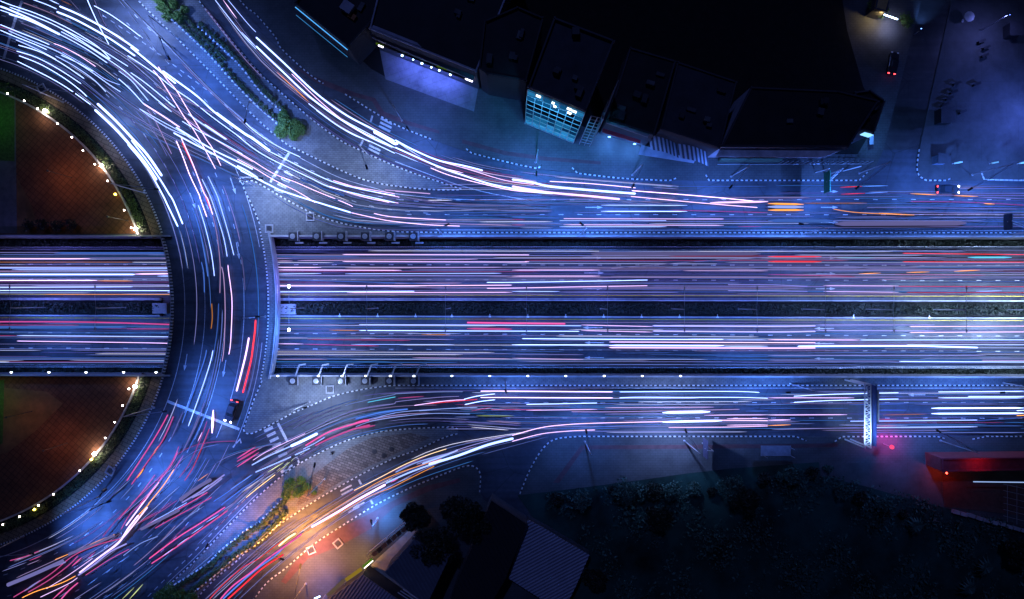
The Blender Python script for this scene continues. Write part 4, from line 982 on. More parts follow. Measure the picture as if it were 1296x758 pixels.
SLAMPS = [
 (226, 50, 214, 74, 'tall street lamp on the upper planted island with its head over the carriageway', 5500, BLUE),
 (343, 149, 310, 154, 'street lamp beside the upper shrub rows, arm reaching over the carriageway', 4800, (0.12, 0.26, 1.0)),
 (150, -30, 130, -10, 'street lamp at the top edge above the sweeping carriageway', 6500, COOL),
 (392, 508, 386, 515, 'street lamp on the lower paved triangle by the underpass boxes', 4200, NEUT),
 (322, 236, 330, 226, 'street lamp on the tip of the upper paved triangle', 4800, NEUT),
 (411, 606, 398, 588, 'street lamp at the upper end of the lower shrub rows', 2600, NEUT),
 (270, 700, 262, 690, 'slim street lamp among the lower shrub rows facing the wide carriageway', 5500, BLUE),
 (509, 153, 516, 163, 'street lamp on the footway near the blue-lit forecourt', 3800, BLUE),
 (678, 206, 679, 220, 'street lamp on the footway below the cyan-lit tower', 5500, BLUE),
 (800, 222, 801, 236, 'street lamp on the upper footway left of the pale striped awnings', 4500, BLUE),
 (925, 224, 925, 237, 'street lamp on the upper footway in front of the grey warehouse', 4500, BLUE),
 (1087, 220, 1085, 238, 'street lamp at the upper footway corner before the side street', 4000, BLUE),
 (1230, 222, 1228, 240, 'street lamp on the upper footway by the paved lot', 5200, BLUE),
 (1330, 225, 1326, 240, 'street lamp past the right edge of the upper footway', 5200, BLUE),
 (560, 297, 566, 285, 'street lamp between the upper frontage road and the underpass rim, nearest the boxes', 4200, BLUE),
 (735, 297, 736, 284, 'street lamp on the upper underpass rim, mid way along', 4500, BLUE),
 (1015, 297, 1014, 284, 'street lamp on the upper underpass rim below the warehouse', 4000, BLUE),
 (866, 557, 868, 545, 'street lamp on the lower footway beside the edge-on sign', 5500, COOL),
 (740, 558, 742, 545, 'street lamp on the lower footway by the rounded corner', 3600, BLUE),
 (1000, 485, 998, 496, 'street lamp on the lower underpass rim left of the gantry', 4800, BLUE),
 (1190, 557, 1188, 545, 'street lamp on the lower footway right of the gantry', 3600, BLUE),
 (640, 483, 640, 494, 'street lamp on the lower underpass rim past the last box', 4000, BLUE),
 (1270, 484, 1269, 496, 'street lamp on the lower underpass rim at the right end', 4800, BLUE),
 (125, 628, 138, 634, 'street lamp on the lower garden footway beside the ring kerb', 9500, BLUE),
 (195, 515, 208, 520, 'street lamp on the lower garden footway near the stop line', 6500, BLUE),
 (183, 245, 198, 240, 'street lamp on the upper garden footway beside the ring kerb', 9000, BLUE),
 (80, 130, 92, 118, 'street lamp on the upper garden footway near the left edge', 4500, COOL),
 (30, 678, 40, 700, 'street lamp on the lower garden footway near the left edge', 8000, BLUE),
 (336, 400, 326, 400, 'street lamp on the bridge footway at the middle of the span', 3000, BLUE),
 (470, 200, 464, 212, 'street lamp on the bare paving of the upper planted island', 2600, NEUT),
]
for bx, by, hx, hy, lab, pw, colr in SLAMPS: street_lamp(bx, by, hx, hy, lab, pw, colr)
ORANGE = (1.0, 0.37, 0.045)
street_lamp(341, 670, 357, 707, 'sodium street lamp glowing orange on the lower planted island', 11500, ORANGE, z=10)
street_lamp(387, 738, 380, 716, 'street lamp on the lower footway with a purple wash, near the shop signs', 1100, (0.5, 0.35, 1.0), z=7)
street_lamp(478, 655, 470, 660, 'blue footway lamp on the pale paving beside the dark trees', 3600, (0.08, 0.3, 1.0), z=6, size=125)
def twin_lamp(x, label, power, lit=False):
    y = (ym[0](x) + ym[1](x)) / 2; b = P(x, y, ZT + 0.3)
    t = thing('median_lamp', b, label, 'street lamp', 'twin lamps on the underpass median')
    MB().lathe((b.x, b.y, b.z), [(0.22, 0), (0.22, 0.3), (0.11, 0.35), (0.08, 10.0)], 10).build('pole', M_STEEL, parent=t)
    for s_ in (1, -1):
        h = Vector((b.x, b.y + s_ * 4.0, b.z + 10.1))
        MB().tube([(b.x, b.y, b.z + 9.8), (b.x, b.y + s_ * 2, b.z + 10.15), h], 0.03).build('arm', M_STEEL, parent=t)
        hd = MB().box(h, (0.22, 0.6, 0.12)).build('lamp_head', M_WPAINT if lit else M_STEEL, parent=t)
        MB().box((h.x, h.y, h.z - 0.08), (0.14, 0.42, 0.04)).build('lens', glow('lens_cool', (0.6, 0.75, 1), 40), parent=hd)
        if lit: MB().box((h.x, h.y + s_ * 0.1, h.z + 0.11), (0.4, 0.5, 0.08)).build('lamp_glass', glow('glass_cool', (0.7, 0.8, 1), 30), parent=hd)
        spot(t, (h.x, h.y, h.z - 0.25), power * (0.75 if s_ > 0 else 1.15), (0.42, 0.6, 1.0) if x > 1150 else COOL if x > 1000 else (0.2, 0.2, 1.0) if s_ > 0 else BLUE, 145, target=(h.x, h.y + s_ * 2.6, ZT))
TWL = [(60, 2600, 0), (160, 1800, 0), (387, 3200, 1), (478, 1200, 0), (570, 1500, 0), (665, 1300, 0), (760, 1500, 0), (850, 1300, 0), (935, 1300, 0), (1015, 1900, 0), (1095, 3400, 0), (1180, 4400, 0), (1273, 6800, 0)]  # besides the bridge and right-end lamps, most are added to even the road light
for i, (x, pw, lit) in enumerate(TWL):
    lab = 'brightly lit twin median lamp beside the bridge' if lit else 'added twin median lamp left of the bridge, %s one' % ('left', 'right')[i] if i < 2 else 'slender twin median lamp in the partly added underpass row, %s from the bridge' % ORD(i - 2)
    twin_lamp(x, lab, pw, lit)

# garden lamps, hedges, kerb wall
for sgn, word in ((-1, 'upper'), (1, 'lower')):
    a0, a1 = (-165, -18.3) if sgn < 0 else (165, 17.6)
    MB().prism(XY(ring(286.5, a0, a1, 60) + ring(288.6, a1, a0, 60)), 0.0, 0.42).build('garden_wall', M_CONC, label='low curved pale wall edging the %s garden half' % word, cat='garden wall')
    def sp(t, a0=a0, a1=a1):
        a = (-75 if a0 < 0 else 75) + ((a1 - (-75 if a0 < 0 else 75))) * t; x, y = ring(random.uniform(291.5, 301.5), a, a, 1)[0]; v = P(x, y, 0.1)
        return v.x, v.y, 0.15 + random.random() * 0.7 * (0.4 + abs(math.sin(a * 0.9)))
    hedge('hedge', sp, 4200, 0.15, 0.12, 0.17, M_LEAF, 'curved dark green hedge between the %s garden wall and footway' % word, group='curved garden hedges')
GW = glow('garden_bulb', (1.0, 0.82, 0.78), 20); GY = glow('garden_yellow', (1.0, 0.72, 0.08), 16); GF = glow('garden_flood', (1.0, 0.86, 0.72), 150)
GL = {'upper': [(12, 120, 'w'), (33, 129, 'w'), (50, 139, 'w'), (60, 142, 'f'), (75, 158, 'w'), (93, 175, 'w'), (107, 192, 'w'), (122, 209, 'w'), (131, 211, 'f'), (138, 230, 'w'), (148, 247, 'y'), (159, 267, 'w'), (168, 289, 'w'), (174, 291, 'f')],
      'lower': [(173, 488, 'f'), (165, 491, 'w'), (157, 512, 'w'), (147, 533, 'w'), (135, 553, 'w'), (122, 573, 'f'), (118, 580, 'y'), (103, 594, 'w'), (70, 624, 'w'), (51, 638, 'w'), (46, 643, 'y'), (27, 652, 'w'), (6, 662, 'w')]}
for word, lst in GL.items():
    cnt = {'w': 0, 'f': 0, 'y': 0}; tot = {k: sum(1 for q in lst if q[2] == k) for k in 'wfy'}
    for x, y, k in lst:
        kn = {'w': 'small white garden lamp', 'f': 'large bright garden floodlight', 'y': 'small yellow garden lamp'}[k]
        n = '' if tot[k] == 1 else ', %s from the top' % ORD(cnt[k]); cnt[k] += 1
        v = P(x, y, 0.42)
        t = thing('garden_lamp', Vector((v.x, v.y, 0.12)), '%s on the %s curved garden wall%s' % (kn, word, n), 'garden lamp', 'lamps along the curved garden walls')
        r_ = {'w': 0.15, 'f': 0.32, 'y': 0.22}[k]
        MB().lathe((v.x, v.y, 0.12), [(0.1, 0), (0.08, 0.65), (0.16, 0.7), (0.16, 0.76)], 10).build('post', M_DARK, parent=t)
        MB().lathe((v.x, v.y, 0.76), [(r_ * 0.5, 0), (r_ * 0.9, r_ * 0.4), (r_, r_), (r_ * 0.8, r_ * 1.6), (r_ * 0.3, r_ * 1.95)], 12).build('globe', {'w': GW, 'f': GF, 'y': GY}[k], parent=t, smooth=True)
# green wash on the lawns comes from low green garden spots; amber ones over brick are added to warm it
for x, y, c, pw, lab in ((-6, 150, (0.15, 1.0, 0.12), 110, 'green garden spotlight beside the upper lawn'), (-8, 500, (0.5, 0.9, 0.1), 130, 'green garden spotlight beside the lower lawn'),
                         (162, 280, (0.6, 1.0, 0.12), 150, 'yellow-green spotlight on the upper grass corner'), (40, 520, (1.0, 0.45, 0.10), 80, 'amber garden spotlight over the lower sandy patch'), (90, 225, (1.0, 0.42, 0.18), 260, 'added amber garden spotlight over the upper brick floor'), (85, 560, (1.0, 0.35, 0.18), 170, 'added amber garden spotlight over the lower brick floor')):
    b = P(x, y, 0.12); t = thing('garden_spotlight', b, lab, 'garden spotlight', 'coloured garden spotlights')
    MB().lathe((b.x, b.y, 0.12), [(0.12, 0), (0.06, 0.1), (0.05, 6.6)], 8).build('post', M_DARK, parent=t)
    MB().lathe((b.x, b.y, 6.7), [(0.22, 0), (0.22, 0.05), (0.1, 0.3)], 12).build('shade', M_DARK, parent=t)
    spot(t, (b.x, b.y, 6.6), pw, c, 170)

# ------------------------------------------------------------ plants on the islands
def leaf_ball(n, r, h, leaf, z0=0.25):
    mb = MB()
    for _ in range(n):
        a = random.random() * 6.283; q = r * random.random() ** 0.45; z = z0 + h * random.random()
        k = math.sqrt(max(0.1, 1 - ((z - z0) / h - 0.4) ** 2 * 1.9))
        mb.leaf((q * k * math.cos(a) * (1 + 0.25 * math.sin(3 * a + r)), q * k * math.sin(a), z), leaf)
    return mb
SHRUBS = []
for i in range(4):
    for kind, m, r, h, lf, n in (('dark', M_LEAF, 0.47, 0.85, 0.11, 230), ('lush', M_LEAFG, 1.15, 1.7, 0.17, 420)):
        f = leaf_ball(n, r * random.uniform(0.9, 1.15), h, lf)
        for k in range(4 if kind == 'lush' else 0):
            a = random.random() * 6.28; cx, cy = 0.8 * math.cos(a), 0.8 * math.sin(a)
            for _ in range(90): f.leaf((cx + random.gauss(0, .3), cy + random.gauss(0, .3), 0.9 + random.gauss(0, .35)), lf)
        st = MB()
        for k in range(3): st.tube([(0, 0, 0), (0.2 * math.cos(k * 2.1), 0.2 * math.sin(k * 2.1), h * 0.6)], 0.04, 5, r2=0.015)
        SHRUBS.append((kind, f, st, m))
PROTO = {}
def shrub(kind, x, y, label, group, scale=1.0):
    var = random.choice([i for i, s_ in enumerate(SHRUBS) if s_[0] == kind]); z = 0.12
    if kind == 'tree': z = 0.13
    v = P(x, y, z)
    if var not in PROTO:
        k, f, st, m = SHRUBS[var]
        t = thing('shrub', (0, 0, 0), label, 'shrub', group); a = f.build('foliage', m, parent=t); b = st.build('stem', M_BARK, parent=t)
        t.location = v; WORLD[t.name] = v; PROTO[var] = (t, [a, b]); o = t
    else:
        o = dup(PROTO[var][0], v, 0, label, group, PROTO[var][1]); o['category'] = 'shrub'
    o.rotation_euler.z = random.random() * 6.28; sc = scale * random.uniform(0.85, 1.15); o.scale = (sc, sc, sc)
    return o
BOL = None
def bollard(x, y, label, group):
    global BOL
    v = P(x, y, 0.12)
    if BOL is None:
        t = thing('bollard', (0, 0, 0), label, 'bollard', group)
        ch = [MB().lathe((0, 0, 0), [(0.15, 0), (0.15, 0.62)], 8).build('post', M_WPAINT, parent=t), MB().lathe((0, 0, 0.62), [(0.2, 0), (0.2, 0.06), (0.1, 0.14)], 8).build('cap', M_WPAINT, parent=t)]
        t.location = v; BOL = (t, ch)
    else: dup(BOL[0], v, 0, label, group, BOL[1])
rowA = spline([(213, 15), (238, 38), (271, 70), (296, 98), (322, 125), (350, 150), (362, 161)]); rowB = spline([(256, 33), (283, 57), (311, 85), (329, 109), (349, 129), (364, 142)])
for nm, row, d in (('inner', rowA, 7.6), ('outer', rowB, 7.8)):
    for i, (x, y) in enumerate(resample(row, d)): shrub('dark', x, y, 'small dark shrub in the %s row on the upper island, %s from its top end' % (nm, ORD(i)), 'shrubs in rows on the upper island', 1.0)
rowMid = spline([(232, 20), (258, 47), (285, 76)])
for i, (x, y) in enumerate(resample(rowMid, 7)): shrub('dark', x, y, 'dark shrub between the two rows on the upper island, %s from the top' % ORD(i), 'shrubs in rows on the upper island', 0.95)
for i, (x, y) in enumerate(resample(off(rowA, 4.5), 6.4)): bollard(x, y, 'short white post beside the inner shrub row of the upper island, %s from the top' % ORD(i), 'white posts along the shrub rows')
for i, (x, y) in enumerate(resample(off(rowB, 4.5), 6.4)): bollard(x, y, 'short white post beside the outer shrub row of the upper island, %s from the top' % ORD(i), 'white posts along the shrub rows')
for i, (x, y, s_) in enumerate([(203, 2, .8), (209, 12, .9), (215, 22, .8), (222, 8, .9), (228, 24, .8), (236, 14, .7), (361, 150, 0.9), (357, 169, 1.0), (364, 160, 1.1), (373, 172, 1.0), (376, 160, 1.1), (383, 166, 0.8)]):
    shrub('lush', x, y, 'bushy %s shrub %s, %s from the top' % (('green', 'at the top of the upper island', ORD(i)) if i < 6 else ('green', 'at the foot of the upper island rows', ORD(i - 6))), 'green bushes on the islands', s_)
rA2 = spline([(225, 741), (264, 716), (284, 697), (298, 686), (317, 671), (331, 663), (342, 652), (356, 638), (366, 628)]); rB2 = spline([(240, 748), (268, 726), (294, 703), (314, 690), (333, 677), (352, 658), (366, 642)])
for nm, row in (('upper', rA2), ('lower', rB2)):
    for i, (x, y) in enumerate(resample(row, 7.6)): shrub('dark', x, y, 'small shrub in the %s row on the lower island, %s from its bottom end' % (nm, ORD(i)), 'shrubs in rows on the lower island', 1.2)
for nm, row, o_ in (('upper', rA2, 4.0), ('lower', rB2, 3.6)):
    for i, (x, y) in enumerate(resample(off(row, -o_ if nm == 'upper' else o_), 6.4)): bollard(x, y, 'short white post beside the %s shrub row of the lower island, %s from the bottom' % (nm, ORD(i)), 'white posts along the shrub rows')
for i, (x, y, s_) in enumerate([(382, 606, .8), (369, 611, .9), (389, 614, .6), (379, 621, 1.0), (364, 623, .9), (398, 622, .5), (217, 744, 1.2), (208, 752, 1.3), (230, 752, 1.2), (244, 755, 1.1)]):
    shrub('lush', x, y, 'bushy green shrub at the %s end of the lower island, %s from the top' % (('upper', ORD(i)) if i < 6 else ('bottom', ORD(i - 6))), 'green bushes on the islands', s_)
# tree pits
def pit(x, y, label, square=True, rz=0.0):
    v = P(x, y, 0.12); t = thing('tree_pit', v, label, 'tree pit', 'tree pits in the paving')
    if square:
        for dx, dy, sx, sy in ((0.72, 0, 0.22, 1.66), (-0.72, 0, 0.22, 1.66), (0, 0.72, 1.2, 0.22), (0, -0.72, 1.2, 0.22)):
            c = Matrix.Rotation(rz, 3, 'Z') @ Vector((dx, dy, 0)); MB().box((v.x + c.x, v.y + c.y, 0.24), (sx, sy, 0.24), rz).build('edging', M_CONC, parent=t)
    MB().lathe((v.x, v.y, 0.124), [(0.5, 0), (0.5, 0.08), (0.42, 0.1)], 18).build('grate', M_DARK, parent=t)
for x, y, l_, sq, rz in ((393, 275, 'square framed tree pit on the upper paved triangle', 1, 0), (341, 290, 'dark square pit by the bridge on the upper triangle', 1, 0), (418, 492, 'square framed tree pit on the lower paved triangle', 1, 0),
        (474, 571, 'dark round tree pit on the mosaic paving, left of three', 0, 0), (486, 576, 'dark round tree pit on the mosaic paving, lowest of three', 0, 0), (495.5, 568, 'dark round tree pit on the mosaic paving, right of three', 0, 0),
        (394, 695, 'pale framed tree pit on the lower footway beside the kerb', 1, .4), (428, 687, 'pale diamond framed tree pit on the reddish footway', 1, .7), (53, 113, 'white framed pit on the upper garden footway', 1, .5), (140, 595, 'white framed pit on the lower garden footway', 1, -.5)):
    pit(x, y, l_, sq, rz)

# ------------------------------------------------------------ trees and wild ground
def tree(x, y, h, r, label, m=M_LEAFD, n=2600, group='dark trees by the lower houses', leaf=0.28):
    v = P(x, y, 0.13); t = thing('tree', v, label, 'tree', group)
    tr = MB().tube([v, v + Vector((0.1, 0.1, h * 0.35)), v + Vector((0.2, -0.1, h * 0.6))], 0.28, 8, r2=0.12); cents = []
    for k in range(11):
        a = k * 2.4; q = r * (0.35 + 0.5 * random.random()); c = v + Vector((q * math.cos(a), q * math.sin(a), h * random.uniform(0.55, 0.9)))
        cents.append(c); tr.tube([v + Vector((0.15, 0, h * 0.45)), (v + c) / 2 + Vector((0, 0, h * 0.3)), c], 0.09, 5, r2=0.03)
    cents.append(v + Vector((0, 0, h * 0.95)))
    tr.build('trunk', M_BARK, parent=t)
    mb = MB()
    for _ in range(n):
        c = random.choice(cents); d = Vector((random.gauss(0, 1), random.gauss(0, 1), random.gauss(0, 0.7))).normalized() * (r * 0.42 * random.random() ** 0.4)
        mb.leaf(c + d, leaf)
    mb.build('crown', m, parent=t)
for x, y, h, r, l_ in ((529, 645, 5.5, 2.6, 'small dark tree at the left of the clump by the lower houses'), (585, 638, 7, 3.6, 'broad dark tree beside the side street corner'), (553, 678, 7.5, 3.8, 'largest dark tree overhanging the lower house roof'), (603, 655, 6, 2.8, 'dark tree at the right of the clump above the side street')):
    tree(x, y, h, r, l_)
mb = MB()
for _ in range(30000):
    x = random.uniform(690, 1330); y = random.uniform(600, 775)
    if y < 622 - (x - 690) * 0.09 + (max(0, x - 1030) * 0.36): continue
    if x < 760 and y > 640 and (x - 660) * 0.55 < (y - 645): continue
    d = math.sin(x * 0.031 + 1.3) * math.sin(y * 0.055 + x * 0.012) + 0.6 * math.sin(x * 0.083 - y * 0.061) + 0.4 * math.sin(x * 0.19 + y * 0.13)
    if random.random() > 0.30 + 0.6 * d: continue
    v = P(x, y, 0.14); mb.leaf((v.x, v.y, 0.12 + random.random() * (0.3 + 0.9 * max(0, d))), random.choice((0.16, 0.22, 0.3, 0.42)))
mb.build('undergrowth', M_WILD, label='dark overgrown weeds filling the vacant lot at the lower right', cat='undergrowth', kind='stuff')
for i in range(22):
    x = 706 + i * 21 + random.uniform(-8, 8); y = 628 - (x - 690) * 0.095 + random.uniform(-3, 12)
    if x > 1050: y = 602 + (x - 1040) * 0.34 + random.uniform(0, 14)
    r_ = random.choice((0.9, 1.3, 1.8, 2.6))
    tree(x, y, r_ * random.uniform(1.3, 1.9), r_, 'dark bush on the edge of the vacant lot, %s from its left end' % ORD(i), M_WILD if i % 3 else M_LEAFD, int(260 + 260 * r_), 'bushes edging the vacant lot', 0.22)
for i, (x, y, r_) in enumerate(((748, 724, 2.2), (830, 650, 2.4), (935, 626, 2.6), (1275, 690, 2.8))):
    tree(x, y, r_ * 1.7, r_, 'dark tree standing inside the vacant lot, %s from its left' % ORD(i), M_LEAFD, int(700 + 350 * r_), 'trees in the vacant lot', 0.26)
for i, (x, y) in enumerate(((1237, 712), (1216, 738), (1150, 660))):
    v = P(x, y, 0.14); t = thing('palm', v, 'spiky palm in the vacant lot, %s' % ('upper right one', 'lower one', 'one nearest the grey yard')[i], 'palm', 'palms in the vacant lot')
    MB().tube([v, v + Vector((0.1, 0, 2.2))], 0.18, 8, r2=0.12).build('trunk', M_BARK, parent=t)
    mb = MB()
    for k in range(15):
        a = k * 0.42 + random.random() * 0.2; L = random.uniform(1.5, 2.5); d = Vector((math.cos(a), math.sin(a), 0)); s_ = Vector((-d.y, d.x, 0))
        top = v + Vector((0.1, 0, 2.2)); p1 = top + d * L * 0.5 + Vector((0, 0, .45)); p2 = top + d * L + Vector((0, 0, -.3))
        mb.add([top, p1 + s_ * .22, p2, p1 - s_ * .22], [(0, 1, 2, 3)])
    mb.build('crown', M_WILD, parent=t)
for i, (x, y) in enumerate(((40, 286), (58, 284), (76, 287), (94, 285))):
    tree(x, y, 1.4, 1.3, 'dark low bush at the foot of the upper garden, %s from the left' % ORD(i), M_LEAFD, 350, 'bushes at the foot of the garden', 0.16)

# ------------------------------------------------------------ buildings
def wpt(p, z): v = P(p[0], p[1], z); return (v.x, v.y)
def building(name, roof, h, label, roofm=M_ROOFB, wallm=M_WALL, parapet=0.5, pm=None, cat='building', z0=0.0):
    outl = [wpt(p, h) for p in roof]; cx = sum(p[0] for p in outl) / len(outl); cy = sum(p[1] for p in outl) / len(outl)
    t = thing(name, (cx, cy, z0), label, cat)
    MB().prism(outl, z0, h - 0.25, top=False).build('wall', wallm, parent=t)
    MB().prism(outl, h - 0.25, h).build('roof', roofm, parent=t)
    if parapet:
        mb = MB(); n = len(outl)
        a_ = sum(p[0] * q[1] - q[0] * p[1] for p, q in zip(outl, outl[1:] + outl[:1]))
        for i in range(n):
            p, q = Vector(outl[i]), Vector(outl[(i + 1) % n]); d = (q - p); L = d.length; d.normalize()
            nrm = Vector((-d.y, d.x)) if a_ > 0 else Vector((d.y, -d.x))
            c = (p + q) / 2 + nrm * 0.14
            mb.box((c.x, c.y, h + parapet / 2 + 0.002), (L - 0.56, 0.28, parapet), math.atan2(d.y, d.x))
            mb.box((p.x + nrm.x * 0.14, p.y + nrm.y * 0.14, h + parapet / 2 + 0.002), (0.3, 0.3, parapet + 0.01), math.atan2(d.y, d.x))
        mb.build('parapet', pm or wallm, parent=t)
    rr = random.Random(len(label) * 7 + int(h * 3)); c0 = Vector((cx, cy, 0))
    for k in range(5):
        i = rr.randrange(len(outl)); e = Vector((*outl[i], 0)); q = c0 + (e - c0) * rr.uniform(0.15, 0.62); e2 = Vector((*outl[(i + 1) % len(outl)], 0)) - e
        sx, sy, sz = rr.uniform(.7, 1.8), rr.uniform(.6, 1.3), rr.uniform(.4, 1.1)
        if h >= 8: MB().box((q.x, q.y, h + sz / 2 + .003), (sx, sy, sz), math.atan2(e2.y, e2.x)).build('roof_unit', (M_WALL, M_DARK, M_CONCD)[k % 3], parent=t)
    return t, outl
def facade(t, p, q, z0, z1, cols, rows, pick, frame_m, out, name='window'):
    p, q = Vector(p), Vector(q); d = q - p; L = d.length; d.normalize(); n = out; rz = math.atan2(d.y, d.x)
    cw, rh = L / cols, (z1 - z0) / rows
    for r_ in range(rows):
        for c in range(cols):
            ctr = p + d * (cw * (c + 0.5)) + n * 0.04
            MB().box((ctr.x, ctr.y, z0 + rh * (r_ + 0.5)), (cw * 0.96, 0.05, rh * 0.96), rz).build(name, pick(c, r_), parent=t)
    mb = MB()
    for c in range(cols + 1):
        ctr = p + d * (cw * c) + n * 0.10; mb.box((ctr.x, ctr.y, (z0 + z1) / 2), (0.12, 0.14, z1 - z0), rz)
    for r_ in range(rows + 1):
        ctr = (p + q) / 2 + n * 0.19; mb.box((ctr.x, ctr.y, z0 + rh * r_), (L, 0.08, 0.14), rz)
    mb.build('mullions', frame_m, parent=t)
def rooftop(t, x, y, h, sx, sy, sz, rz, m=M_WALL, name='roof_unit'):
    v = P(x, y, h); MB().box((v.x, v.y, h + sz / 2), (sx, sy, sz), rz).build(name, m, parent=t)
# corner building with a cyan light line (top left)
t, o = building('shop_building', [(374, 6), (441, 61), (470, 30), (520, -60), (420, -90)], 9, 'dark flat-roofed building with a cyan light line along its eave', M_ROOFB, mat('black_wall', (0.03, 0.03, 0.034)))
a, b = Vector(P(375, 8, 8.6)), Vector(P(441, 62, 8.6)); nrm = Vector((-(a - b).y, (a - b).x, 0)).normalized()
if nrm.y > 0: nrm = -nrm
MB().tube([a + nrm * .3, b + nrm * .3], 0.09).build('light_line', glow('cyan_line', (0.07, 0.36, 0.85), 1.5), parent=t)
MB().tube([a + nrm * 1.1 - Vector((0, 0, 2)), b + nrm * 1.1 - Vector((0, 0, 2))], 0.06).build('light_line', glow('cyan_line2', (0.04, 0.24, 0.6), 0.9), parent=t)
rooftop(t, 441, 12, 9, 2.2, 1.9, 1.2, -0.6, M_ROOFL); rooftop(t, 446, 22, 9, 1.6, 1.0, 0.5, -0.6, mat('rust_box', (0.3, 0.1, 0.03)))
# forecourt showroom
t, o = building('showroom', [(468, 38), (603, 92), (640, 0), (655, -60), (500, -90)], 10, 'long dark showroom with a row of downlights over a blue forecourt', M_ROOFB, pm=M_ROOFL, parapet=0.4)
def para(p, q, d):  # strip along an edge, widening by d to the inside
    return [p, q, (q[0] + d[0], q[1] + d[1]), (p[0] + d[0], p[1] + d[1])]
MB().prism([wpt(p, 10.05) for p in [(470, 36), (534, 61), (528, 55), (473, 33)]], 10.0, 10.3).build('roof_panel', M_ROOFL, parent=t)
MB().prism([wpt(p, 7.4) for p in [(469, 42), (601, 96), (599, 102), (471, 48)]], 7.2, 7.45).build('canopy', M_ROOFL, parent=t)
MB().prism([wpt(p, 5.0) for p in [(476, 53), (598, 102), (597, 104.5), (477, 56)]], 4.6, 5.0).build('fascia', M_DARK, parent=t)
for x0, y0, x1, y1 in ((476, 54, 486, 58), (553, 82.5, 566, 87)):
    MB().prism([wpt(p, 5.1) for p in [(x0, y0), (x1, y1), (x1 - .6, y1 + 2.4), (x0 - .6, y0 + 2.4)]], 5.02, 5.1).build('sign_panel', glow('green_sign', (0.25, 0.5, 0.03), 0.16), parent=t)
for x0, y0, x1, y1, z in ((479, 58, 485, 60.4, 5.2), (565, 75, 588, 84.5, 9.0), (589, 100.3, 598, 103.8, 5.2)):
    MB().tube([P(x0, y0, z), P(x1, y1, z)], 0.13).build('tube_light', glow('tube', (0.75, 0.7, 1.0), 7), parent=t)
for x, y, pw in ((509, 71, 420), (523, 76, 200), (534, 81, 420), (546, 86, 260), (556, 89.5, 420), (570, 95, 520)):
    v = P(x, y, 4.2); s_ = 0.2 if pw > 300 else 0.13
    MB().lathe((v.x, v.y, 4.1), [(s_ * .6, 0), (s_, .1), (s_ * .8, .3), (s_ * .3, .4)], 10).build('downlight', glow('downlight', (0.45, 0.75, 1.0), 16), parent=t)
    spot(t, (v.x, v.y - 0.35, 3.9), pw * 0.75, (0.11, 0.17, 1.0), 168)
# kiosk with spots, dark blocks
t, o = building('shop_building', [(613, 28), (655, 10), (688, 24), (666, 104), (616, 95), (606, 88)], 12, 'narrow black-roofed block left of the cyan-lit tower', M_ROOFB, mat('black_wall', (0.04, 0.04, 0.045)))
MB().box((P(625, 105, 6).x, P(625, 105, 6).y, 6), (3.0, 0.12, 0.12), -0.38).build('light_line', M_WPAINT, parent=t)
# cyan-lit tower
TW_H = 22
t, o = building('tower_block', [(668, 112), (741, 142), (777, 53), (701, 24)], TW_H, 'square tower with a navy roof and a cyan-lit gridded front', M_ROOFN, parapet=0.6, pm=mat('navy_rim', (0.05, 0.05, 0.06)))
p, q = Vector(o[0]), Vector(o[1]); d = (q - p).normalized(); nrm = Vector((d.y, -d.x)); nrm = nrm if nrm.y < 0 else -nrm
gl = [glow('cyan_pane_%d' % i, c, s_) for i, (c, s_) in enumerate((((0.03, 0.27, 0.62), 0.85), ((0.02, 0.22, 0.5), 0.55), ((0.01, 0.10, 0.30), 0.3), ((0.005, 0.02, 0.06), 0.2), ((0.01, 0.16, 0.42), 0.5), ((0.02, 0.22, 0.5), 0.8)))]
bright = glow('bright_pane', (0.7, 0.9, 1.0), 4.0)
def pick(c, r_):
    j = random.random()
    return [gl[0], gl[0 if j < .7 else 1], gl[1 if j < .7 else 2], gl[2 if j < .7 else 1], gl[3], gl[3 if j < .8 else 2], gl[4 if j < .7 else 3], gl[5 if j < .6 else 4]][r_]
facade(t, p, q, 1.0, TW_H - 0.6, 7, 8, pick, M_STEEL, nrm)
for k in (0.2, 0.5, 0.8):
    c = p + (q - p) * k + nrm * 3.0
    spot(t, (c.x, c.y, TW_H - 1), 1500, (0.05, 0.45, 1.0), 120, target=(c.x - nrm.x * 2.5, c.y - nrm.y * 2.5, 2))
for k, w_, z_ in ((0.2, .8, 21.0), (0.46, .45, 20.6), (0.5, .5, 19.2), (0.74, .8, 20.9), (0.83, .8, 20.7), (0.76, .7, 18.9)):
    c = p + (q - p) * k + nrm * .3; MB().box((c.x, c.y, z_), (w_, .22, .45), math.atan2(d.y, d.x)).build('floodlight', bright, parent=t)
v = P(728, 43, TW_H); MB().box((v.x, v.y, TW_H + .6), (1.2, 1.2, 1.2)).build('roof_unit', M_DARK, parent=t)
# steel lattice beside it
b0 = P(733, 183, 0.12); b1 = P(746, 186, 0.12); dv = Vector((0.36, 0.93, 0))
t = thing('steel_lattice', b0, 'thin steel lattice frame standing at the right side of the cyan-lit tower', 'lattice frame')
mb = MB()
for k in range(3):
    base = b0 + (b1 - b0) * (k / 2); mb.tube([base, base + Vector((0, 0, 20))], 0.09, 5)
for z in range(1, 11):
    mb.tube([b0 + Vector((0, 0, z * 2)), b1 + Vector((0, 0, z * 2))], 0.06, 5)
mb.build('uprights', M_STEEL, parent=t)
mb = MB(); e1 = b1 + dv * 7
for k in range(4):
    base = b1 + dv * (7 * k / 3); mb.tube([base, base + Vector((0, 0, 20))], 0.07, 5)
for z in range(1, 9): mb.tube([b1 + Vector((0, 0, z * 2.5)), e1 + Vector((0, 0, z * 2.5))], 0.05, 5)
mb.build('side_frame', M_STEEL, parent=t)
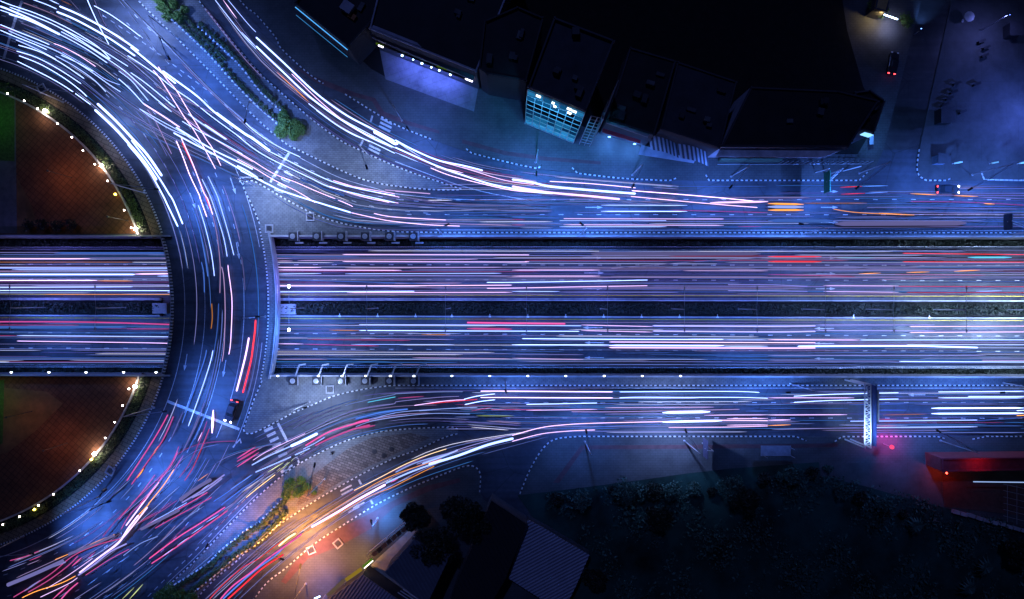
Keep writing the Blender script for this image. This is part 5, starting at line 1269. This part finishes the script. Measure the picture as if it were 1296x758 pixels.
# paired dark shophouses with pale parapet
t, o = building('shophouse', [(768, 153), (828, 172), (855, 78), (797, 61)], 9.5, 'dark shophouse with a pale parapet and a blue-lit ground floor', M_ROOFB, M_WALL, 0.3, mat('black_rim', (0.04, 0.04, 0.05)))
MB().prism([wpt(p, 9.4) for p in [(767, 156), (820, 174), (822, 170), (769, 151)]], 9.1, 9.56).build('fascia', M_ROOFL, parent=t)
MB().prism([wpt(p, 4.0) for p in [(763, 163), (811, 178), (810, 182), (762, 168)]], 3.9, 4.1).build('awning', mat('red_awning', (0.35, 0.03, 0.04)), parent=t)
for x, y in ((771, 174), (803, 183)):
    v = P(x, y, 3.2); MB().box((v.x, v.y, 3.3), (.5, .2, .15)).build('downlight', glow('shop_lamp', (0.2, 0.5, 1.0), 6), parent=t); spot(t, (v.x, v.y - .3, 3.1), 520, (0.08, 0.3, 1.0), 160)
v = P(783, 147, 9.5); MB().box((v.x, v.y, 9.92), (2.2, 1.6, .8), -.3).build('roof_unit', M_ROOFN, parent=t)
t, o = building('shophouse', [(836, 164), (911, 188), (932, 104), (857, 79)], 9.2, 'dark shophouse with striped curved awnings along its front', M_ROOFN, M_WALL, 0.3, mat('black_rim', (0.04, 0.04, 0.05)))
for k, (x0, y0, x1, y1) in enumerate(((822, 170, 858, 181), (860, 181, 897, 192))):
    mb = MB(); A, B = P(x0, y0, 6.5), P(x1, y1, 6.5); n = 14; out = Vector((0.28, -0.96, 0))
    for i in range(n):
        f0, f1 = i / n, (i + 0.98) / n; z0_, z1_ = 5.6 + 1.0 * math.sin(math.pi * f0), 5.6 + 1.0 * math.sin(math.pi * f1)
        p0, p1 = A + (B - A) * f0, A + (B - A) * f1
        q0, q1 = p0 + out * 2.6, p1 + out * 2.6
        mb.add([(p0.x, p0.y, z0_), (q0.x, q0.y, z0_ - 1.3), (q1.x, q1.y, z1_ - 1.3), (p1.x, p1.y, z1_)], [(0, 1, 2, 3)], i % 2)
    ob = mb.build('awning', [M_ROOFL, mat('awning_dark', (0.05, 0.05, 0.07))], parent=t); sm = ob.modifiers.new('thick', 'SOLIDIFY'); sm.thickness = 0.05
MB().prism([wpt(p, 3.0) for p in [(812, 184), (880, 203), (878, 207), (808, 196)]], 2.9, 3.05).build('canopy', M_ROOFL, parent=t)
# warehouse
t, o = building('warehouse', [(913, 186), (1073, 187), (1112, 128), (1060, 116), (950, 111)], 9.5, 'wide grey warehouse with a pale front eave and side wall windows', M_ROOFB, M_ROOFL, 0.3, mat('black_rim', (0.04, 0.04, 0.05)))
MB().prism([wpt(p, 9.0) for p in [(912, 188), (1073, 188), (1040, 199.5), (906, 199)]], 8.75, 9.0).build('eave', mat('eave_metal', (0.55, 0.55, 0.62), var=.3, scale=.6), parent=t)
p, q = Vector(o[4]), Vector(o[0]); d = (q - p); nrm = Vector((-d.y, d.x)).normalized(); nrm = nrm if nrm.x < 0 else -nrm
for k in range(3):
    c = p + d * (0.66 + 0.09 * k) + nrm * .05; MB().box((c.x, c.y, 5.5), (0.8, 0.08, 3.0), math.atan2(d.y, d.x)).build('window', M_GLASS, parent=t)
fb = P(990, 209, 0.12); t = thing('metal_fence', fb, 'dark upright bar fence with a pale rail in front of the warehouse', 'fence')
mb = MB(); x = 985
while x < 1098:
    v = P(x, 208, 0.12); mb.box((v.x, v.y, 1.4), (0.1, 0.1, 2.6)); x += 6.2
mb.build('post', M_STEEL, parent=t)
mb = MB()
for z in (0.5, 2.6): mb.tube([P(908, 208.5, z), P(1098, 208, z)], 0.06)
mb.build('rail', M_STEEL, parent=t)
mb = MB().prism(XY([(908, 204), (985, 204), (985, 206), (908, 206)]), 0.12, 2.2); mb.build('garden_fence', mat('green_mesh', (0.08, 0.14, 0.1)), label='greenish panel fence under the left of the warehouse eave', cat='fence')
# corner house with a lit sign by the side street
t, o = building('corner_house', [(1085, 165), (1105, 170), (1119, 129), (1100, 115), (1080, 118)], 8, 'dark corner house by the side street with a lit cyan window', M_ROOFB)
v = P(1098, 167, 7); MB().box((v.x, v.y, 7), (1.7, 1.5, 1.6), -.3).build('window', glow('house_window', (0.25, 0.6, 1.0), 1.6), parent=t)
spot(t, P(1106, 168, 6), 500, (0.08, 0.35, 1.0), 120, target=P(1110, 172, 0))
MB().box((P(1103, 175, 2).x, P(1103, 175, 2).y, 2.0), (0.8, 2.6, .1)).build('awning', M_ROOFL, parent=t)
# little lit yard at the top of the side street
t, o = building('kiosk', [(1107, 12), (1122, 16), (1128, -6), (1112, -12)], 3.5, 'small sand-coloured kiosk among plants at the top of the side street', mat('kiosk_roof', (0.4, 0.26, 0.1)), parapet=0.15)
MB().tube([P(1119, 19, 3), P(1136, 25, 3)], 0.12).build('tube_light', glow('kiosk_tube', (0.6, 0.75, 1.0), 10), parent=t)
spot(t, P(1116, 17, 3.2), 180, (1.0, 0.7, 0.25), 165); spot(t, P(1134, 26, 3), 260, (0.45, 0.5, 1.0), 160)
for i, (x, y, m) in enumerate(((1106, 16, M_LEAFG), (1112, 19, M_LEAFG), (1100, 12, M_LEAFG), (1140, 27, M_LEAFG), (1143, 33, M_LEAFG))):
    tree(x, y, 2.0, 1.2, 'small green plant by the kiosk at the top, %s from the left' % ORD((1, 2, 0, 3, 4)[i]), m, 260, 'plants by the kiosk', 0.16)
def flood(x, y, z, tx, ty, pw, col, label, size=70):
    b = P(x, y, 0.12); t = thing('floodlight', b, label, 'floodlight')
    MB().lathe((b.x, b.y, .12), [(0.09, 0), (0.06, z - .2)], 8).build('post', M_STEEL, parent=t)
    MB().box((b.x, b.y, z), (0.5, 0.3, 0.25)).build('lamp_head', M_DARK, parent=t)
    tg = P(tx, ty, 0); dd = (tg - Vector((b.x, b.y, z))).normalized(); st = Vector((b.x, b.y, z)) + dd * .5
    MB().lathe((b.x + dd.x * .28, b.y + dd.y * .28, z - .05), [(.1, 0), (.1, .1)], 8).build('lens', glow('flood_%s' % label[:8], col, 10), parent=t)
    spot(t, st, pw, col, size, target=tg); return t
flood(1157, 44, 2.2, 1174, 8, 800, (0.12, 0.3, 1.0), 'floodlight on the side street kerb throwing a blue beam upward', 62)
flood(1300, 150, 9, 1262, 150, 3600, (0.09, 0.18, 1.0), 'tall floodlight at the right edge washing the paved lot blue', 150)
flood(1240, 40, 8, 1240, 60, 700, (0.2, 0.25, 1.0), 'tall floodlight at the top of the paved lot', 150)
# red-lit building (right, below)
t, o = building('restaurant', [(1191, 579), (1300, 578), (1420, 578), (1420, 596), (1300, 594), (1192, 596)], 5, 'long low restaurant with a dark red lit roof edge at the right', mat('red_roof', (0.22, 0.02, 0.025), var=.3), mat('red_wall', (0.3, 0.05, 0.05)), 0.3, mat('red_rim', (0.25, 0.03, 0.04)))
v = P(1198, 598, 4); MB().lathe((v.x, v.y, 3.9), [(.15, 0), (.2, .15), (.1, .3)], 10).build('red_lamp', glow('red_lamp', (1, 0.05, 0.03), 12), parent=t)
spot(t, (v.x + .6, v.y - .5, 4.2), 180, (1, 0.06, 0.03), 170); spot(t, P(1250, 588, 8), 60, (1, 0.05, 0.08), 160)
MB().tube([P(1232, 609, 3.2), P(1400, 611, 3.2)], 0.1).build('tube_light', glow('pale_tube', (0.3, 0.45, 0.8), 1.0), parent=t)
fl = [(1192, 600), (1236, 612), (1420, 615), (1420, 690), (1296, 652), (1194, 640)]
MB().prism(XY(fl), 0.12, 0.2).build('terrace', mat('terrace', (0.09, 0.05, 0.04)), parent=t)
mb = MB()
for k in range(6): mb.tube([P(1270, 612 + k * 8, 2.6), P(1400, 640 + k * 9, 2.6)], .05, 5)
for k in range(5): mb.tube([P(1275 + k * 12, 613 + k * 1, 2.55), P(1275 + k * 12, 660 + k * 3, 2.55)], .04, 5)
mb.build('pergola', M_STEEL, parent=t)
t = thing('stone_wall', P(1240, 655, .13), 'broken low stone wall of separate blocks below the red-lit restaurant', 'stone wall')
mb = MB()
for k in range(11):
    v = P(1208 + k * 9.5, 646 + k * 2.6 + random.uniform(-.6, .6), .13); mb.box((v.x, v.y, .5), (1.35, .7, .75), -.27 + random.uniform(-.08, .08))
mb.build('blocks', M_CONC, parent=t)
# pink sign lamp by the gantry
b = P(1118, 561, .12); t = thing('neon_sign', b, 'round pink neon sign on a post beside the gantry foot', 'neon sign')
MB().lathe((b.x, b.y, .12), [(.08, 0), (.06, 2.6)], 8).build('post', M_STEEL, parent=t)
MB().lathe((b.x, b.y, 2.7), [(.3, 0), (.42, .2), (.42, .5), (.25, .7)], 14).build('sign_globe', glow('pink_sign', (1, 0.08, 0.2), 1.1), parent=t)
spot(t, (b.x + .8, b.y + .9, 3.4), 520, (1, 0.03, 0.4), 172)
# lower houses
def hut(roof, h, label, m, name='house', wallm=M_WALL):
    t, o = building(name, roof, h, label, m, wallm, 0); return t
hut([(398, 770), (459, 727), (512, 764), (480, 830)], 5, 'house with a dark blue corrugated roof at the bottom edge', corrugated('blue_sheet', (0.26, 0.26, 0.33), 35, 0.6))
t = hut([(487, 724), (524, 682), (570, 702), (540, 765), (530, 758)], 6, 'house with a charcoal roof under the dark trees', corrugated('charcoal_sheet', (0.13, 0.13, 0.16), -30, 0.7))
mb = MB()
for k in range(6): mb.tube([P(500 + k * 3.4, 751 - k * 2, 3.2), P(526 + k * 3.4, 768 - k * 2, 3.2)], .1, 5)
mb.build('steel_slats', M_WPAINT, parent=t)
hut([(668, 657), (690, 669), (746, 702), (729, 741), (712, 775), (643, 731)], 3.2, 'shed with a pale corrugated roof beside the vacant lot', corrugated('pale_sheet', (0.30, 0.30, 0.38), 62, 0.6), 'shed')
hut([(622, 633), (667, 663), (640, 732), (600, 800), (560, 790), (577, 740)], 5, 'house with a wide black roof between the trees and the pale shed', corrugated('black_sheet', (0.02, 0.02, 0.024), -28, 0.8))
sheet('yard', [(460, 724), (478, 706), (520, 668), (556, 690), (530, 755), (506, 762)], M_CONC, 0.128)
t = thing('striped_awning', P(494, 681, .13), 'long awning of dark and pale squares along the lower footway', 'awning')
for k in range(8):
    x, y = 474 + k * 6.1, 699 - k * 5.1
    MB().prism([wpt(p, 3) for p in [(x - 4, y + 1), (x + 1.2, y - 3.4), (x + 4.5, y + 1.2), (x - .7, y + 5.4)]], 2.9, 3.0).build('panel', M_DARK if k % 2 else mat('brown_panel', (0.09, 0.06, 0.055)), parent=t)
mb = MB(); mb.tube([P(468, 697, 3.1), P(515, 658, 3.1)], .1); mb.build('edge_rail', M_WPAINT, parent=t)
mb = MB()
for f in (0, .5, 1): v = P(468 + 47 * f, 697 - 39 * f, .13); mb.tube([v, (v.x, v.y, 3.0)], .07)
mb.build('post', M_STEEL, parent=t)
t = thing('shop_sign', P(455, 718, .13), 'narrow lit shop sign in yellow and green beside the lower footway', 'shop sign')
for (x0, y0, x1, y1, c, s_, nm) in ((436, 732, 456, 718, (0.55, 0.36, 0.04), 0.42, 'yellow_panel'), (458, 716, 470, 706, (0.2, 0.45, 0.04), 0.35, 'green_panel'), (413, 752, 434, 732, (0.45, 0.3, 0.2), 0.22, 'pale_panel')):
    MB().prism([wpt(p, 3) for p in [(x0, y0), (x1, y1), (x1 + 2.6, y1 + 3.6), (x0 + 2.6, y0 + 3.6)]], 2.75, 3.0).build('sign_panel', glow(nm, c, s_), parent=t)
MB().tube([P(461, 718.5, 3.1), P(472, 709, 3.1)], .09).build('tube_light', glow('sign_tube', (1, .9, .75), 4), parent=t)
MB().tube([P(398, 757, 2), P(405, 754, 2)], .14).build('tube_light', glow('sign_tube_blue', (.4, .55, 1), 8), parent=t)
mb = MB()
for x, y in ((412, 752), (440, 732), (470, 708)): v = P(x, y, .13); mb.tube([v, (v.x, v.y, 2.8)], .08)
mb.build('post', M_STEEL, parent=t)
spot(t, P(452, 714, 4), 240, (1, .6, .2), 165); spot(t, P(402, 750, 4), 420, (.15, .22, 1), 165)

# ------------------------------------------------------------ gantry, signs, shelter
t = thing('sign_gantry', P(1100, 551, .12), 'white steel truss gantry spanning the lower frontage road', 'gantry')
y0, y1 = 486, 566; mb = MB(); zc = (6.0, 7.4); xc = (1094.5, 1102)
for zz in zc:
    for xx in xc: mb.tube([P(xx, y0, zz), P(xx, y1, zz)], 0.12, 6)
mb.build('chords', M_WPAINT, parent=t)
mb = MB(); n = 18
for i in range(n):
    ya, yb = y0 + (y1 - y0) * i / n, y0 + (y1 - y0) * (i + 1) / n
    a, b = (xc[0], xc[1]) if i % 2 else (xc[1], xc[0])
    for zz in zc: mb.tube([P(a, ya, zz), P(b, yb, zz)], 0.07, 5)
    mb.tube([P(xc[0], ya, zc[0]), P(xc[0], yb, zc[1])], .06, 5); mb.tube([P(xc[1], yb, zc[0]), P(xc[1], ya, zc[1])], .06, 5); mb.tube([P(xc[0], ya, zc[1]), P(xc[1], ya, zc[1])], .06, 5)
mb.build('lattice', M_WPAINT, parent=t)
for yy in (y0, y1):
    for xx in xc: v = P(xx, yy, 7.4); MB().tube([(v.x, v.y, .12), (v.x, v.y, 7.4)], .16, 8).build('leg', M_WPAINT, parent=t)
c0, c1 = P(1107, y0 + 1, 7.2), P(1107, y1 - 2, 7.2)
MB().box(((c0.x + c1.x) / 2, (c0.y + c1.y) / 2, 6.4), (.25, abs(c1.y - c0.y), 2.6)).build('sign_panel', mat('sign_blue', (0.03, 0.06, 0.2)), parent=t)
MB().box(((c0.x + c1.x) / 2 + .55, (c0.y + c1.y) / 2 + 1.8, 7.3), (.5, abs(c1.y - c0.y) * .5, .12)).build('walkway', M_STEEL, parent=t)
spot(t, P(1096, 556, 11), 1700, (.35, .55, 1), 100, target=P(1098, 535, 6))
def panel_sign(x, y, w, h, z, px, py, label, col):
    b = P(px, py, .12); t = thing('road_sign', b, label, 'road sign'); v = P(x, y, z)
    MB().lathe((b.x, b.y, .12), [(.16, 0), (.12, z + h / 2)], 10).build('pole', M_STEEL, parent=t)
    MB().box((v.x, v.y, z), (.14, w, h)).build('panel', mat('sign_' + col[0], col[1]), parent=t)
    MB().tube([(b.x, b.y, z), (v.x - .15, v.y, z)], .08, 6).build('arm', M_STEEL, parent=t)
    MB().tube([(b.x, b.y, z + h / 2), (v.x - .15, v.y, z + h / 2)], .08, 6).build('arm', M_STEEL, parent=t)
panel_sign(1047, 231, 4.0, 2.4, 6.0, 1044, 223, 'green road sign over the kerb side of the upper frontage road', ('green', (0.02, 0.2, 0.13)))
panel_sign(1276, 281, 3.0, 2.2, 6.0, 1279, 297, 'dark road sign over the upper frontage road near the right edge', ('dark', (0.03, 0.05, 0.08)))
panel_sign(893, 567, 3.6, 3.0, 5.5, 889, 560, 'dark edge-on advertising board on the lower footway', ('board', (0.05, 0.05, 0.09)))
t = thing('bus_shelter', P(982, 571, .12), 'bus shelter with a pale rectangular roof on the lower footway', 'bus shelter')
MB().prism([wpt(p, 2.8) for p in [(963, 563.5), (1001, 563.5), (1001, 576.5), (963, 576.5)]], 2.68, 2.8).build('roof', mat('shelter_roof', (.22, .22, .26)), parent=t)
for x in (965, 999):
    for y in (565, 575): v = P(x, y, .12); MB().tube([v, (v.x, v.y, 2.68)], .06).build('post', M_STEEL, parent=t)
v = P(982, 573, .5); MB().box((v.x, v.y, .5), (4.6, .4, .08)).build('bench', M_STEEL, parent=t)
for i, (x0, y0, x1, y1, lab) in enumerate(((1032, 219, 1050, 214, 'leaning pale flagpole by the warehouse fence, left one'), (1067, 217, 1090, 211, 'leaning pale flagpole by the warehouse fence, right one'), (1205, 208, 1218, 205.5, 'pale tube lamp at the edge of the paved lot, left of three'), (1252, 208, 1264, 205.5, 'pale tube lamp at the edge of the paved lot, middle of three'), (1287, 208, 1300, 205.5, 'pale tube lamp at the edge of the paved lot, right of three'))):
    b = P(x0, y0, .12); e = P(x1, y1, 5)
    t = thing('tilted_pole' if i < 2 else 'tube_lamp', b, lab, 'pole' if i < 2 else 'lamp')
    MB().tube([b, (b.x, b.y, 2.5), e] if i > 1 else [b, e], .09 if i < 2 else .05).build('pole', M_WPAINT, parent=t)
    if i > 1: MB().tube([P(x0 + 3, y0 - .8, 4.5), e], .16).build('lamp_tube', mat('pale_green_tube', (.45, .7, .6), emit=(.3, .7, .5), es=.25), parent=t)
# traffic signals
for x, y, hx, hy, lab in ((221, 62, 212, 75, 'dark traffic signal with its arm over the sweeping carriageway'), (136, 634, 132, 620, 'small traffic signal beside the lower ring kerb'), (376, 581, 371, 577, 'small traffic signal at the lower merge stop line'), (420, 573, 420, 573, 'short dark bollard lamp on the lower island edge'), (292, 702, 284, 705, 'small black signal post in the wide lower carriageway')):
    b = P(x, y, .12); z = 5.5 if hx != x else 1.2; h = P(hx, hy, z); t = thing('traffic_signal', b, lab, 'traffic signal')
    MB().lathe((b.x, b.y, .0), [(.12, 0), (.09, z + .3)], 8).build('pole', M_DARK, parent=t)
    MB().tube([(b.x, b.y, z), h], .07, 6).build('arm', M_DARK, parent=t)
    MB().box(h, (.45, .4, 1.1)).build('signal_head', M_DARK, parent=t)
# yard clutter on the paved lot
for i, (x, y, sx, sy, h, lab, m) in enumerate(((1190, 150, 2.4, 2.8, 2.4, 'dark market stall box on the paved lot', M_DARK), (1186, 204, 2.0, 1.6, 2.2, 'pale blue stall box at the foot of the paved lot', mat('pale_blue', (.2, .28, .4))), (1276, 42, 2.2, 2.4, 2.2, 'dark stall box at the top right of the paved lot', M_DARK))):
    v = P(x, y, .12); t = thing('market_stall', v, lab, 'market stall')
    MB().box((v.x, v.y, .12 + h / 2), (sx, sy, h)).build('body', m, parent=t)
    MB().box((v.x, v.y, .16 + h), (sx + .5, sy + .5, .1)).build('roof', M_WALL, parent=t)
    MB().box((v.x + sx / 2 + .3, v.y, 1.0), (.5, sy * .9, .1)).build('counter', M_STEEL, parent=t)
for i, (x, y) in enumerate(((1234, 108), (1216, 143), (1205, 118), (1199, 126), (1194, 134), (1209, 107), (1246, 62), (1244, 72), (1240, 54))):
    v = P(x, y, .12); t = thing('market_table', v, 'dark folding table on the paved lot, %s from the top' % ORD(sorted([108, 143, 118, 126, 134, 107, 62, 72, 54]).index(y)), 'table', 'tables on the paved lot')
    MB().box((v.x, v.y, .85), (1.5, .5, .06), .4).build('tabletop', M_DARK, parent=t)
    for k in (-.6, .6):
        MB().box((v.x + k * .92, v.y + k * .39, .47), (.08, .45, .7), .4).build('leg', M_DARK, parent=t)
# ------------------------------------------------------------ cars
def car(x, y, heading, label, body=(0.05, 0.06, 0.09), lights=True, lp=200, head=True):
    v = P(x, y, 0.02); t = thing('car', v, label, 'car'); M = Matrix.Translation(v) @ Matrix.Rotation(heading, 4, 'Z')
    bm_ = mat('car_paint_%.2f_%.2f' % body[:2], body, rough=.25, var=0, spec=.6)
    def sec(xx, w, zs): return [(xx, -w, zs[0]), (xx, -w * 1.0, zs[1]), (xx, w * 1.0, zs[1]), (xx, w, zs[0])]
    def loft(secs, m, name, parent):
        mb = MB(); vs = []
        for s_ in secs: vs += [tuple(M @ Vector(p)) for p in s_]
        n = len(secs); fs = []
        for i in range(n - 1):
            for k in range(4): fs.append((i * 4 + k, i * 4 + (k + 1) % 4, i * 4 + 4 + (k + 1) % 4, i * 4 + 4 + k))
        fs += [(3, 2, 1, 0), tuple(range(4 * n - 4, 4 * n))]
        mb.add(vs, fs); o_ = mb.build(name, m, parent=parent, smooth=False)
        bv = o_.modifiers.new('bev', 'BEVEL'); bv.width = .07; bv.segments = 2; return o_
    b_ = loft([sec(-2.2, .78, (.35, .75)), sec(-2.0, .88, (.25, .9)), sec(-.9, .9, (.22, .95)), sec(1.0, .9, (.22, .92)), sec(1.9, .86, (.25, .78)), sec(2.25, .72, (.35, .62))], bm_, 'body', t)
    loft([sec(-1.75, .62, (.9, .95)), sec(-1.1, .68, (.93, 1.4)), sec(.3, .68, (.93, 1.42)), sec(1.05, .66, (.9, .96))], M_GLASS, 'windows', t)
    loft([sec(-1.15, .6, (1.38, 1.46)), sec(.25, .6, (1.38, 1.47))], bm_, 'roof', t)
    for xx in (-1.35, 1.4):
        for yy in (-.82, .82):
            mb = MB(); vs = []; n = 14
            for s_ in (-.1, .1): vs += [tuple(M @ Vector((xx + .32 * math.cos(6.283 * k / n), yy + s_, .32 + .32 * math.sin(6.283 * k / n)))) for k in range(n)]
            mb.add(vs, [(k, (k + 1) % n, n + (k + 1) % n, n + k) for k in range(n)] + [tuple(range(n)), tuple(range(n, 2 * n))]); w_ = mb.build('wheel', M_RUB, parent=t)
    for yy in (-.6, .6):
        p = M @ Vector((2.12, yy, .66)); MB().box(p, (.28, .34, .14), heading).build('headlight', glow('headlight', (.85, .9, 1), 22) if lights and head else M_WPAINT, parent=t)
        p = M @ Vector((-2.16, yy, .78)); MB().box(p, (.16, .34, .14), heading).build('taillight', glow('taillight', (1, .05, .06), 7) if lights else mat('tail_red', (.3, .01, .01)), parent=t)
        if lights and head: spot(t, M @ Vector((2.4, yy, .7)), lp, (.6, .7, 1), 80, target=M @ Vector((10, yy * 2, 0)))
car(1197, 241, 0.0, 'dark blue car waiting on the upper frontage road at the right', (.025, .03, .04), True, 30)
car(294.5, 519, math.atan2(-21, -7), 'dark car with lit headlights at the stop line on the ring', (.05, .04, .05), True, 160)
car(1128, 82, R(80), 'dark car showing red tail lights at the left of the side street', (.02, .02, .025), True, 20, False)
b = P(1218, 27, .12); t = thing('parasol', b, 'round white parasol on the right side of the side street', 'parasol')
MB().lathe((b.x, b.y, .12), [(.3, 0), (.3, .08), (.04, .1), (.03, 2.6)], 10).build('pole', M_STEEL, parent=t)
MB().lathe((b.x, b.y, 2.1), [(1.05, 0), (1.05, .06), (.55, .4), (.05, .62)], 10).build('canopy', mat('canvas', (.45, .45, .47), var=.2), parent=t)
print('OBJECTS', len(bpy.data.objects), 'trails', len(recs))
